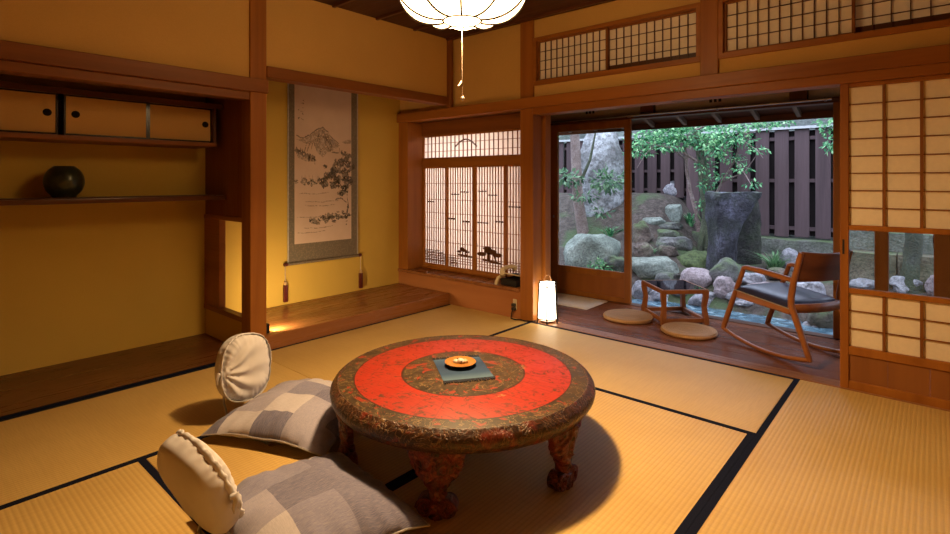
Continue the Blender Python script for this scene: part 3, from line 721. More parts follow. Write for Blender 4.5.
# ---- cloth mat, plate and sweet on the table
TZ = .3306
m, nt, b = new_mat('blue_gradient_cloth'); tc = N(nt, 'ShaderNodeTexCoord'); sp = N(nt, 'ShaderNodeSeparateXYZ'); nt.links.new(tc.outputs['Object'], sp.inputs[0])
col = ramp(nt, math_(nt, 'ADD', math_(nt, 'MULTIPLY', sp.outputs[0], 1/.315), .5), [(.0, (.17, .25, .30)), (.10, (.030, .075, .16)), (.35, (.008, .030, .09)), (.7, (.016, .050, .12)), (.92, (.075, .14, .21)), (1, (.22, .28, .29))])
fb = tex_noise(nt, coords(nt, (20, 300, 1), False), 4, 3)
nt.links.new(mixc(nt, ramp(nt, fb, [(.4, 0), (.7, .35)]), col, (.03, .05, .08)), b.inputs['Base Color']); b.inputs['Roughness'].default_value = .85; M['mat_cloth'] = m
pm_a = math.radians(-35); M['fringe'] = plain('dark_fringe', (.015, .018, .03), .9)
pl = thing('table_mat', 'blue woven mat with dark fringed ends, in the centre of the red table', 'placemat', (-1.64, 1.785, TZ), pm_a)
MB().surf(lambda u, v: ((u-.5)*.275, (v-.5)*.228, .0022+.0006*math.sin(u*9+v*5)), 14, 10).build('cloth', M['mat_cloth'], pl, world=False)
for e in (-1, 1):
    fr = MB()
    for i in range(60):
        yy = -.113+.226*i/59; L = R.uniform(.018, .034)
        fr.tube([(e*.136, yy, .002), (e*(.136+L), yy+R.uniform(-.005, .005), .0018)], .0024, 5)
    fr.build('fringe', M['fringe'], pl, world=False)
cst = thing('wooden_saucer', 'round orange wooden saucer with a dark underside, on the blue mat', 'plate', (-1.667, 1.800, TZ+.0032))
MB().lathe([(0, 0), (.045, 0), (.050, .006), (.070, .017), (.072, .0195)], 40, (-1.667, 1.80, TZ+.0032), close=False).build('underside', M['black_lacquer'], cst)
MB().lathe([(0, .0135), (.040, .0145), (.066, .0185), (.0725, .021), (.0735, .0200), (.072, .0180)], 40, (-1.667, 1.80, TZ+.0032), close=False).build('dish', wood('orange_lacquered_wood', (.42, .19, .045), (.32, .13, .025), 'X', .35), cst)
sw = thing('wrapped_sweet', 'small cream coloured wrapped sweets in the orange saucer', 'sweet', (-1.664, 1.798, TZ+.0172))
for (dx, dy, s, cc) in ((0, 0, 1, (.56, .50, .46)), (-.018, -.012, .75, (.54, .45, .36)), (.014, .016, .8, (.50, .36, .20))):
    mb = MB(); g = bmesh.ops.create_icosphere(mb.bm, subdivisions=3, radius=1)
    for v in mb.bm.verts:
        n = noise.noise(v.co*2.2+Vector((dx*99, dy*99, 0))); v.co = Vector((v.co.x*.020*s, v.co.y*.016*s, max(-.6, v.co.z)*.013*s))*(1+.22*n)+Vector((dx, dy, .009*s))
    mb.build('piece', plain('sweet_wrap', cc, .45, var=.15, scale=120), sw, world=False)
M['tag'] = plain('dark_tag', (.05, .03, .02), .6)
for (dx, dy) in ((.012, -.010), (-.026, .012), (.002, .024)): MB().box(dx-.005, dx+.005, dy-.003, dy+.003, .006, .014, .001).build('dark_tip', M['tag'], sw, world=False)

# ---- floor cushions
def patchwork(name, seed):
    m, nt, b = new_mat(name); tc = N(nt, 'ShaderNodeTexCoord')
    ob = tc.outputs['Object']
    sc_ = N(nt, 'ShaderNodeVectorMath', operation='MULTIPLY'); nt.links.new(ob, sc_.inputs[0]); sc_.inputs[1].default_value = (1/.165, 1/.165, 0)
    ad = N(nt, 'ShaderNodeVectorMath', operation='ADD'); nt.links.new(sc_.outputs[0], ad.inputs[0]); ad.inputs[1].default_value = (seed+.5, seed*1.7+.1, .5)
    fl = N(nt, 'ShaderNodeVectorMath', operation='FLOOR'); nt.links.new(ad.outputs[0], fl.inputs[0])
    wn = N(nt, 'ShaderNodeTexWhiteNoise', noise_dimensions='3D'); nt.links.new(fl.outputs[0], wn.inputs['Vector'])
    base = ramp(nt, wn.outputs['Value'], [(0, (.125, .124, .21)), (.34, (.20, .197, .30)), (.62, (.32, .305, .40)), (.80, (.50, .475, .53))], 'CONSTANT')
    a1 = tex_noise(nt, coords(nt, (40, 900, 1), False), 1, 2); a2 = tex_noise(nt, coords(nt, (900, 40, 1), False), 1, 2)
    col = mixc(nt, ramp(nt, a1, [(.4, 0), (.7, .32)]), base, (.11, .11, .17)); col = mixc(nt, ramp(nt, a2, [(.4, 0), (.7, .28)]), col, (.62, .56, .54))
    nt.links.new(col, b.inputs['Base Color']); b.inputs['Roughness'].default_value = .95; b.inputs['Specular IOR Level'].default_value = .1
    b.inputs['Sheen Weight'].default_value = .15
    bump(nt, b, a1, .12, .002)
    return m
def cushion(label, c, ang, half_, hmax, seed, asp=1.0):
    t = thing('floor_cushion', label, 'cushion', (c[0], c[1], 0.0), math.radians(ang), 'patchwork floor cushions')
    def pos(u, v, top):
        U, V = 2*u-1, 2*v-1
        x = U*half_*(1-.075*(1-V*V)*abs(U)**3); y = V*half_*asp*(1-.075*(1-U*U)*abs(V)**3)
        f = max(0, (1-abs(U)**2.6))**.62*max(0, (1-abs(V)**2.6))**.62
        e = max(abs(U), abs(V))
        wr = noise.noise(Vector((x*9+seed, y*9, seed)))*.010*f + math.sin(26*(U if abs(V) > abs(U) else V)+seed+3*noise.noise(Vector((x*5, y*5, seed))))*.006*max(0, e-.45)*f**.5*2
        zt = hmax*f*(.62 if top else -.38) + (wr if top else wr*.5)
        edge = .052+.018*noise.noise(Vector((U*2.1+seed, V*2.1, 3)))
        corner = (abs(U*V))**4
        return (x, y, max(.003, edge*(1-.35*corner)+zt))
    n = 44
    mb = MB(); mb.surf(lambda u, v: pos(u, v, True), n, n); mb.surf(lambda u, v: pos(u, v, False), n, n)
    mb.build('cover', patchwork('patchwork_cloth_%d' % seed, seed), t, world=False, angle=70)
    pts = []
    for i in range(81):
        q = i/80*4; s = q % 1; k = int(q) % 4
        u, v = ((s, 0), (1, s), (1-s, 1), (0, 1-s))[k]
        p = pos(min(.9999, max(.0001, u)), min(.9999, max(.0001, v)), True); pts.append((p[0]*1.002, p[1]*1.002, max(.006, p[2])))
    MB().tube(pts, .0035, 6).build('piping', plain('cream_piping', (.34, .31, .30), .9), t, world=False)
    return t
cushion('grey patchwork floor cushion behind, touching the left side of the red table', (-2.36, 1.405), 24, .322, .155, 3)
cushion('grey patchwork floor cushion in front, nearest to the viewer', (-1.625, .985), -6, .312, .165, 8, .90)

# ---- legless chair backrests with white covers
m, nt, b = new_mat('white_cotton_cover'); v = coords(nt)
f = tex_noise(nt, v, 500, 2); g = tex_noise(nt, v, 5, 3)
nt.links.new(ramp(nt, g, [(.3, (.58, .56, .57)), (.7, (.67, .65, .66))]), b.inputs['Base Color']); b.inputs['Roughness'].default_value = .95
b.inputs['Specular IOR Level'].default_value = .1; bump(nt, b, f, .1, .001); M['cotton'] = m
def backrest(label, c, ang, tilt, hw, hh, zc, crease, roll=0, th=.062, seed=1):
    t = thing('floor_chair', label, 'floor chair', (c[0], c[1], 0), math.radians(ang), 'legless chairs with white backrest covers')
    # local: +x faces the table, y sideways, z up; the pad leans back by tilt
    mt = Matrix.Translation((0, 0, zc)) @ Matrix.Rotation(-tilt, 4, 'Y') @ Matrix.Rotation(roll, 4, 'X')
    mb = MB(); nu, nv = 128, 96
    def se(a, e): return math.copysign(abs(a)**e, a)
    K = (-hw*1.02, -hh*.10)                      # where the cover is tied, at one side
    def fn(u, v):
        a_, ph = u*2*PI, (v-.5)*PI
        rad = se(math.cos(ph), .60)
        y = hw*rad*se(math.cos(a_), .80); z = hh*rad*se(math.sin(a_), .80); x = th*se(math.sin(ph), .75)
        f = sstep_(-.3, .5, x/th)
        q = Vector((x, y, z))
        soft = noise.noise(Vector((y*8+seed, z*8, x*7)))*.007+noise.noise(Vector((y*22+seed, z*22, x*20)))*.0022
        # folds fanning out from the tie over the front
        ka = math.atan2(z-K[1], y-K[0]); kd = math.hypot(z-K[1], y-K[0])
        fan = math.sin(ka*13+2.2*noise.noise(Vector((y*7, z*7, seed))))*math.exp(-((kd-.09)/.12)**2)
        # short gathers along the rim, front side
        rim = math.sin(a_*26+4*noise.noise(Vector((math.cos(a_)*4, math.sin(a_)*4, seed))))*max(0, rad-.62)*2.2
        d = soft+.0042*crease*f*fan+.0034*f*rim
        nrm = Vector((x/th/th, y/hw/hw, z/hh/hh)).normalized()
        return tuple(mt @ (q+nrm*d))
    mb.surf(fn, nu, nv, closeu=True); mb.build('cover', M['cotton'], t, world=False, angle=80)
    rf = MB(); n = 260
    def rfn(u, v):
        a = u*2*PI; ca, sa = math.cos(a), math.sin(a)
        w1 = noise.noise(Vector((ca*13, sa*13, seed)))*.0036+noise.noise(Vector((ca*5, sa*5, seed+4)))*.006
        k = .985+.055*math.sin(v*PI*.8)+w1*v*2.2; xx = th*(.30+.34*v)+w1*v*1.4
        return tuple(mt @ Vector((xx, hw*k*se(ca, .80)*.97, hh*k*se(sa, .80)*.97)))
    rf.surf(rfn, n, 6, closeu=True)
    o = rf.build('ruffle', M['cotton'], t, world=False, angle=80)
    sm = o.modifiers.new('thickness', 'SOLIDIFY'); sm.thickness = .002
    kn = MB(); kp = mt @ Vector((th*.35, -hw*1.0, -hh*.10))
    kn.tube([kp, kp+Vector((.010, -.010, .004)), kp+Vector((.008, -.015, -.010)), kp+Vector((.002, -.011, -.030)), kp+Vector((.004, -.012, -.046))], [.009, .012, .009, .006, .003], 10)
    kn.build('tie', M['cotton'], t, world=False)
    for yy in (-hw*.62, hw*.62):
        p1 = mt @ Vector((-th*.3, yy, -hh*.55)); p2 = mt @ Vector((-.02, yy, -hh*1.02))
        MB().tube([p1, p2, (p2.x-.012, yy, .05), (p2.x, yy, .012), (p2.x+.06, yy, .008), (p2.x+.40, yy, .008)], .006, 10).build('frame_bar', M['steel'], t, world=False)
    MB().tube([(.02, -hw*.62, .008), (.02, hw*.62, .008)], .005, 8).build('cross_bar', M['steel'], t, world=False)
    return t
def sstep_(a, b, x):
    t = max(0, min(1, (x-a)/(b-a))); return t*t*(3-2*t)
backrest('white covered backrest of the farther floor chair, beside the alcove post', (-2.66, 1.235), 2, .12, .130, .165, .250, 1.5, roll=-.10, th=.075, seed=2)
backrest('white covered backrest of the nearer floor chair, at the lower left edge', (-1.725, .665), 94, .42, .140, .167, .256, .9, th=.062, seed=6)

# ---- pendant ceiling lamp
LC = (-1.626, 1.768)
lp = thing('ceiling_lamp', 'lobed white paper ceiling lamp with dark ribs and a pull cord, above the red table', 'lamp', (LC[0], LC[1], 1.925))
NL = 10
rot = YAW+PI/2
M['lamp_rib'] = plain('lamp_rib_wood', (.022, .013, .007), .7, spec=.2)
def lob(r, z, a):
    k = (a-rot+PI/NL)*NL/2
    s = abs(math.sin(k)); t = min(1, max(0, (r-.09)/.2))
    return (r*(1+.085*t*(s-.3)), z-.020*s*t)
prof = [(.088, 1.932)] + [(.088+(.300-.088)*math.sin(i/12*PI/2)**.9, 1.932+.215*(1-math.cos(i/12*PI/2))) for i in range(1, 13)] + [(.292, 2.19), (.268, 2.24), (.22, 2.275)]
M['lamp'] = emit('glowing_lamp_paper', (1, .64, .30), 12.5)
MB().lathe(prof, 160, (LC[0], LC[1], 0), lob, close=False).build('shade', M['lamp'], lp, angle=80)
MB().lathe([(0, 1.924), (.07, 1.926), (.086, 1.931)], 48, (LC[0], LC[1], 0), close=False).build('bottom_disc', M['lamp'], lp)
MB().lathe([(.083, 1.930), (.088, 1.926), (.093, 1.930), (.088, 1.936), (.083, 1.930)], 48, (LC[0], LC[1], 0), close=False).build('ring', M['lamp_rib'], lp)
for k in range(NL):
    a = rot+2*PI*k/NL+PI/NL*0
    pts = []
    for r, z in prof:
        rr_, zz_ = lob(r, z, a); pts.append((LC[0]+(rr_+.004)*math.cos(a), LC[1]+(rr_+.004)*math.sin(a), zz_-.004))
    MB().tube(pts, .0050, 6).build('rib', M['lamp_rib'], lp)
MB().lathe([(0, 2.28), (.225, 2.28), (.225, 2.30), (.06, 2.31), (.05, 2.33), (.03, 2.34), (.03, 2.53), (.07, 2.54), (.07, ZC), (0, ZC)], 40, (LC[0], LC[1], 0), close=False).build('canopy', M['darkZ'], lp)
MB().tube([(LC[0], LC[1], 1.926), (LC[0], LC[1], 1.58)], .0016, 6).build('pull_cord', plain('pull_cord', (.13, .10, .075), .9, spec=.1), lp)
kb = plain('white_knob', (.50, .46, .42), .4)
MB().lathe([(0, .012), (.006, .009), (.008, 0), (.005, -.008), (0, -.010)], 14, (LC[0]+.002, LC[1]+.002, 1.575), close=False).build('pull_knob', kb, lp)
MB().tube([(LC[0], LC[1], 1.652), (LC[0]-.012, LC[1]-.010, 1.632)], [.0065, .004], 8).build('cord_toggle', kb, lp)

# ---- floor lantern
lx, ly = -2.462, 3.745
ln = thing('floor_lantern', 'small glowing white paper lantern with a bent handle, on the threshold by the post', 'lantern', (lx, ly, .004))
M['lantern'] = emit('lantern_paper', (1, .84, .62), 6.5)
rb, rt_, z0, z1 = .088, .073, .042, .338
hexr = lambda r, z, a: r
MB().lathe([(rb, z0), (rt_, z1)], 6, (lx, ly, 0), close=False).xf(Matrix.Identity(4)).build('shade', M['lantern'], ln, smooth=False)
MB().lathe([(0, z1-.004), (rt_-.002, z1-.004)], 6, (lx, ly, 0), close=False).build('top_paper', M['lantern'], ln, smooth=False)
for k in range(6):
    a = 2*PI*k/6; ca, sa = math.cos(a), math.sin(a)
    o = MB().tube([(lx+(rb+.008)*ca, ly+(rb+.008)*sa, .004), (lx+(rb+.005)*ca, ly+(rb+.005)*sa, z0), (lx+(rt_+.005)*ca, ly+(rt_+.005)*sa, z1+.004)], .0058, 6).build('upright', M['lamp_rib'], ln)
for (zz, q) in ((z0-.003, rb), (z1-.028, rt_+.002), (z1, rt_)):
    mb = MB()
    for k in range(6):
        a, b_ = 2*PI*k/6, 2*PI*(k+1)/6
        mb.tube([(lx+q*math.cos(a), ly+q*math.sin(a), zz), (lx+q*math.cos(b_), ly+q*math.sin(b_), zz)], .0036, 6)
    mb.build('hoop', M['lamp_rib'], ln)
MB().lathe([(0, .014), (.074, .014), (.074, .022), (0, .022)], 6, (lx, ly, 0), close=False).build('base', M['darkX'], ln, smooth=False)
MB().tube([(lx-.034*CS+.034*CS*(1-math.cos(t)) , ly-.034*SN+.034*SN*(1-math.cos(t)), z1+.062*math.sin(t)) for t in [i*PI/12 for i in range(13)]], .0042, 8, flat=1.6).build('handle', M['light_wood'], ln)

# ---- telephone on the window sill
ph = thing('telephone', 'cream telephone with a dark base on the sill of the paper window', 'telephone', (-2.835, 3.775, .262), math.radians(-8))
ph.scale = (1.2, 1.1, 1.2)
MB().box(-.085, .085, -.075, .085, 0, .050, .010, 2).build('base', M['black'], ph, world=False)
mb = MB().prism([(-.085, .05), (.085, .09), (.085, .098), (-.085, .062)], -.08, .08, ((0, 0, 0), (0, -1, 0), (0, 0, 1), (1, 0, 0)))
mb.build('body', M['cream_plastic'], ph, world=False, smooth=False)
MB().tube([(-.045, -.085, .070), (-.062, -.07, .112), (-.062, -.03, .125), (-.062, .04, .128), (-.06, .075, .112)], [.020, .022, .016, .017, .024], 12).build('handset', M['cream_plastic'], ph, world=False)
MB().tube([(-.075, -.075, .062), (-.092, -.088, .05), (-.100, -.098, .02), (-.104, -.100, -.010)], [.012, .014, .015, .012], 10).build('handset_cover', M['cream_plastic'], ph, world=False)
mb = MB()
for i in range(4):
    for j in range(3): mb.box(-.01+j*.024, .006+j*.024, .02-i*.022-.007, .02-i*.022+.007, .0835-i*.0, .0875)
mb.build('keypad', M['black'], ph, world=False, smooth=False)
# ---- wall outlet with plugs and cord
ot = thing('wall_outlet', 'small beige wall outlet with two black plugs at the post foot', 'outlet', (-2.745, YG, .07))
MB().box(-2.768, -2.728, YG-.006, YG+.002, .075, .165, .002).build('plate', M['cream_plastic'], ot, smooth=False)
pgb = plain('black_plug', (.02, .018, .016), .5)
for z in (.118, .085): MB().box(-2.768, -2.730, YG-.034, YG-.006, z-.014, z+.012, .004).build('plug', pgb, ot)
cdd = MB().tube([(-2.75, YG-.03, .088), (-2.752, YG-.045, .05), (-2.748, YG-.06, .010), (-2.70, YG-.055, .006), (-2.66, YG-.045, .012), (-2.62, YG-.04, .006), (-2.555, YG-.012, .008), (-2.53, YG+.03, .010)], .0055, 8).build('power_cord', M['black'])
tag(cdd, 'black power cord from the wall outlet to the paper lantern', 'cord')
# ================================================================== ON THE VERANDA
# ---- small glass-topped low table
lt = thing('low_table', 'small square wooden low table with a dark glass top on the veranda', 'table', (-1.705, 4.575, 0), math.radians(-45))
hw, hd, TH = .222, .20, .292
for sx in (-1, 1):
    for sy in (-1, 1):
        x, y = sx*(hw-.018), sy*(hd-.018)
        pts = [(x, y, 0), (x, y, .05), (x-sx*.010, y-sy*.010, .15), (x, y, .235), (x, y, TH-.012)]
        MB().tube(pts, [.029, .027, .023, .026, .028], 4, up=(math.sqrt(.5), math.sqrt(.5), 0)).build('leg', M['chairZ'], lt, world=False, smooth=False)
f = MB().box(-hw, hw, -hd, -hd+.03, TH-.034, TH, .003).box(-hw, hw, hd-.03, hd, TH-.034, TH, .003).box(-hw, -hw+.03, -hd+.03, hd-.03, TH-.034, TH, .003).box(hw-.03, hw, -hd+.03, hd-.03, TH-.034, TH, .003)
f.build('top_frame', M['chairX'], lt, world=False, smooth=False)
m, nt, b = new_mat('smoked_glass'); b.inputs['Base Color'].default_value = (.012, .014, .02, 1); b.inputs['Roughness'].default_value = .04; M['smoked'] = m
MB().box(-hw+.02, hw-.02, -hd+.02, hd-.02, TH-.008, TH+.001).build('glass_top', M['smoked'], lt, world=False, smooth=False)
for (a, b_) in (((-hw+.02, -hd+.02), (hw-.02, -hd+.02)), ((-hw+.02, hd-.02), (hw-.02, hd-.02)), ((-hw+.02, -hd+.02), (-hw+.02, hd-.02)), ((hw-.02, -hd+.02), (hw-.02, hd-.02))):
    MB().bar((a[0], a[1], .033), (b_[0], b_[1], .033), .022, .034, bev=.003).build('stretcher', M['chairX'], lt, world=False, smooth=False)
# ---- round straw cushions
m, nt, b = new_mat('coiled_straw'); ob, r, a = polar(nt)
sp_ = math_(nt, 'SINE', math_(nt, 'ADD', math_(nt, 'MULTIPLY', r, 2*PI/.013), a))
br = math_(nt, 'SINE', math_(nt, 'MULTIPLY', a, 90))
hgt = math_(nt, 'ADD', sp_, math_(nt, 'MULTIPLY', br, .35))
f = tex_noise(nt, ob, 60, 3)
col = mixc(nt, ramp(nt, f, [(.35, 0), (.7, .5)]), ramp(nt, math_(nt, 'ADD', math_(nt, 'MULTIPLY', hgt, .3), .5), [(.1, (.34, .18, .07)), (.7, (.56, .33, .15))]), (.44, .25, .10))
nt.links.new(col, b.inputs['Base Color']); b.inputs['Roughness'].default_value = .7; bump(nt, b, hgt, .5, .004); M['straw'] = m
def straw(c, rad, label):
    t = thing('straw_cushion', label, 'cushion', (c[0], c[1], 0), R.uniform(0, 6), 'round straw cushions on the veranda')
    pr = [(0, 0), (rad*.93, 0), (rad*.985, .008), (rad, .018), (rad*.985, .027)]
    pr += [(rad*(.95-.05*i), .034+.002*math.sin(i*2.2)-.0006*i) for i in range(0, 19)] + [(0, .026)]
    MB().lathe(pr, 72, (0, 0, 0), lambda r_, z_, a_: r_*(1+.012*math.sin(3*a_+rad*60)), close=False).build('pad', M['straw'], t, world=False)
    return t
straw((-2.00, 4.31), .212, 'round straw cushion left of the small veranda table, near the lantern')
straw((-1.45, 4.215), .210, 'round straw cushion in front of the small veranda table, nearest the threshold')
# ---- fibre mat by the glass door
m, nt, b = new_mat('pale_fibre'); v = coords(nt); f = tex_noise(nt, v, 160, 4, .7)
nt.links.new(ramp(nt, f, [(.3, (.52, .40, .29)), (.7, (.80, .68, .54))]), b.inputs['Base Color']); b.inputs['Roughness'].default_value = .95; bump(nt, b, f, .7, .006)
mb = MB()
def mfn(u, v): 
    e = min(u, 1-u, v, 1-v); jag = .008*noise.noise(Vector((u*14, v*14, 1)))
    return (-3.02+u*.60+jag, 4.33+v*.43+jag, .004+.014*min(1, e*14)+.002*noise.noise(Vector((u*20, v*20, 4))))
mb.surf(mfn, 48, 36); mb.surf(lambda u, v: (*mfn(u, v)[:2], .001), 48, 36)
tag(mb.build('door_mat', m), 'pale shaggy fibre mat in front of the glass door', 'mat')
# ---- rocking chair
rc = thing('rocking_chair', 'wooden rocking chair with a dark blue seat pad at the right of the veranda', 'chair', (-.787, 4.254, 0), math.radians(149))
HWc = .215
cw = M['chairX']; cz_ = M['chairZ']
for sy, nm in ((1, 'left'), (-1, 'right')):
    y = sy*HWc
    run = []
    for i in range(17):
        s = -.36+.72*i/16; run.append((s, y, .017+.40*(s+.02)**2))
    fz, bz = run[-1][2], run[0][2]
    MB().tube(run, .0175, 10, flat=.8).build('rocker', cw, rc, world=False)
    MB().tube([(.360, y, fz-.004), (.352, y, fz+.03), (.285, y, .27), (.190, y, .50), (.165, y, .562)], [.018, .019, .019, .017, .016], 10).build('front_leg', cz_, rc, world=False)
    MB().tube([(.172, y, .563), (.14, y, .572), (.0, y, .566), (-.14, y, .555), (-.232, y, .548)], [.014, .017, .019, .018, .015], 10, flat=1.1).build('armrest', cw, rc, world=False)
    MB().tube([(-.362, y, bz-.010), (-.352, y, bz+.02), (-.285, y, .24), (-.228, y, .375), (-.226, y, .43), (-.245, y, .54), (-.29, y, .70), (-.302, y, .735)], [.016, .019, .020, .021, .021, .020, .018, .015], 10).build('back_leg', cz_, rc, world=False)
    MB().bar((.225, y, .365), (-.228, y, .345), .024, .055, bev=.006).build('seat_rail', cw, rc, world=False)
MB().bar((.235, -HWc, .365), (.235, HWc, .365), .024, .05, bev=.006).build('front_rail', cw, rc, world=False)
mb = MB()
def brail(u, v):
    t = (u-.5)*2; return (-.232-.045*(1-t*t), t*HWc, .335+.055*v)
mb.surf(lambda u, v: brail(u, v), 17, 2); o = mb.build('back_rail', cw, rc, world=False); sm = o.modifiers.new('t', 'SOLIDIFY'); sm.thickness = .022; sm.offset = 0
mb = MB()
def bk(u, v):
    t = (u-.5)*2; z = .545+.185*v; lean = -.247-(z-.545)*.29
    return (lean-.055*(1-t*t), t*(HWc-.005), z+(.012*(t*t)*(1 if v > .5 else -.5)))
mb.surf(bk, 25, 7); o = mb.build('backrest', wood('chair_back_wood', (.20, .068, .022), (.11, .034, .010), 'Y', .4), rc, world=False); sm = o.modifiers.new('t', 'SOLIDIFY'); sm.thickness = .020; sm.offset = 0
bv = o.modifiers.new('b', 'BEVEL'); bv.width = .004; bv.segments = 2
mb = MB()
def pad(u, v, top):
    U, V = 2*u-1, 2*v-1
    f = max(0, 1-abs(U)**5)**.5*max(0, 1-abs(V)**5)**.5
    x = .005+U*.235; x -= .035*(1-V*V)*(1 if U < 0 else 0)*abs(U)
    return (x, V*.232, .378+.018*U+(.052*f if top else -.012*f))
mb.surf(lambda u, v: pad(u, v, 1), 30, 30); mb.surf(lambda u, v: pad(u, v, 0), 30, 30)
o = mb.build('seat_pad', plain('dark_blue_vinyl', (.028, .031, .085), .36, var=.1, scale=60, bmp=.05), rc, world=False)
pts = [pad(*q, 1) for q in [(i/24, 0.0) for i in range(25)]+[(1, i/24) for i in range(25)]+[(1-i/24, 1) for i in range(25)]+[(0, 1-i/24) for i in range(25)]]
MB().tube([(p[0], p[1], p[2]-.001) for p in pts], .004, 6).build('pad_piping', plain('pale_piping', (.34, .30, .25), .6), o, world=False)

# ================================================================== THE GARDEN
R.seed(42)
def sstep(a, b, x):
    t = max(0, min(1, (x-a)/(b-a))); return t*t*(3-2*t)
def ground(x, y):
    z = -.44 + .44*sstep(5.95, 6.75, y) + .16*sstep(6.7, 8.4, y)
    z += .30*sstep(-2.5, -3.2, x)*(1-sstep(6.0, 7.0, y))
    z += .82*sstep(-2.2, -3.3, x)*sstep(6.2, 8.3, y)
    z += .30*sstep(-.55, .1, x)*(1-sstep(6.2, 7, y))
    z += .035*noise.noise(Vector((x*1.7, y*1.7, 0)))+.018*noise.noise(Vector((x*5, y*5, 2)))
    return z
def hit(px, py):
    rx, ry, rz = ray(px, py); d = 5.2
    while d < 14:
        if CAM_H+rz*d < ground(rx*d, ry*d) and ry*d > YE+.1: break
        d += .02
    return Vector((rx*d, ry*d, CAM_H+rz*d)), d
m, nt, b = new_mat('garden_earth'); v = coords(nt, rnd=False)
n1 = tex_noise(nt, v, 1.3, 5, .6); n2 = tex_noise(nt, v, 14, 6, .7); n3 = tex_noise(nt, v, 60, 4, .7)
col = ramp(nt, n2, [(.3, (.022, .017, .014)), (.5, (.058, .044, .036)), (.7, (.13, .105, .092))])
col = mixc(nt, ramp(nt, n1, [(.52, 0), (.62, .8)]), col, (.055, .10, .035))
col = mixc(nt, ramp(nt, n3, [(.55, 0), (.7, .5)]), col, (.18, .15, .13))
nt.links.new(col, b.inputs['Base Color']); b.inputs['Roughness'].default_value = .9; bump(nt, b, n2, .8, .04); M['earth'] = m
mb = MB(); X0, X1, Y0, Y1, st = -8.5, 2.6, YE-.02, 12.0, .1
nx, ny = int((X1-X0)/st), int((Y1-Y0)/st)
mb.surf(lambda u, v: (X0+u*(X1-X0), Y0+v*(Y1-Y0), ground(X0+u*(X1-X0), Y0+v*(Y1-Y0))), nx, ny)
struct('ground', mb, M['earth'], 'brown earth of the garden rising to the fence', 'ground', True)
# pond water
m, nt, b = new_mat('pond_water'); v = coords(nt, rnd=False)
b.inputs['Base Color'].default_value = (.10, .19, .24, 1); b.inputs['Roughness'].default_value = .08; b.inputs['Specular IOR Level'].default_value = .9
f = tex_noise(nt, v, 7, 4, .55, .8); bump(nt, b, f, .55, .05)
nt.links.new(ramp(nt, f, [(.45, (.05, .10, .14)), (.60, (.14, .24, .30)), (.72, (.40, .50, .55))]), b.inputs['Base Color']); M['water'] = m
mb = MB().surf(lambda u, v: (-4.5+u*6.0, YE+.05+v*1.9, -.262+.006*noise.noise(Vector((u*40, v*14, 0)))), 60, 30)
tag(mb.build('pond_water', M['water']), 'rippling blue grey pond water below the veranda edge', 'water', kind='stuff')

def rockmat(name, lo, mid, hi, moss=0, sc_=5, mosscol=(.09, .14, .05)):
    m, nt, b = new_mat(name); v = coords(nt)
    n1 = tex_noise(nt, v, sc_, 6, .65); n2 = tex_noise(nt, v, sc_*7, 5, .7)
    col = ramp(nt, n1, [(.3, lo), (.5, mid), (.7, hi)]); col = mixc(nt, ramp(nt, n2, [(.42, 0), (.62, .75)]), col, tuple(x*.7 for x in lo))
    if moss:
        ge = N(nt, 'ShaderNodeNewGeometry'); sp = N(nt, 'ShaderNodeSeparateXYZ'); nt.links.new(ge.outputs['Normal'], sp.inputs[0])
        mk = math_(nt, 'MULTIPLY', ramp(nt, sp.outputs[2], [(.1, .25), (.7, 1)]), ramp(nt, tex_noise(nt, v, sc_*.8, 4), [(.5-.25*moss, 0), (.68-.25*moss, .9)]))
        col = mixc(nt, mk, col, mosscol)
    nt.links.new(col, b.inputs['Base Color']); b.inputs['Roughness'].default_value = .7; bump(nt, b, n2, .9, .04)
    return m
RK = {
 'grey': rockmat('grey_stone', (.07, .07, .072), (.18, .18, .18), (.33, .33, .32), .1),
 'green': rockmat('greenish_stone', (.12, .145, .125), (.28, .33, .285), (.44, .49, .43), .0),
 'brown': rockmat('brown_stone', (.07, .05, .042), (.18, .14, .115), (.32, .265, .23), .1),
 'pink': rockmat('pinkish_stone', (.20, .155, .16), (.38, .315, .335), (.56, .49, .52), 0),
 'white': rockmat('pale_stone', (.17, .17, .19), (.36, .36, .40), (.56, .56, .60), 0),
 'dark': rockmat('dark_blue_stone', (.008, .008, .012), (.034, .034, .050), (.17, .175, .25), .12, 4, (.06, .09, .045)),
 'mossy': rockmat('mossy_stone', (.09, .10, .08), (.17, .18, .15), (.25, .26, .22), .7),
 'tall': rockmat('whitish_grey_stone', (.09, .085, .08), (.30, .30, .31), (.74, .76, .80), 0, 2.2),
}
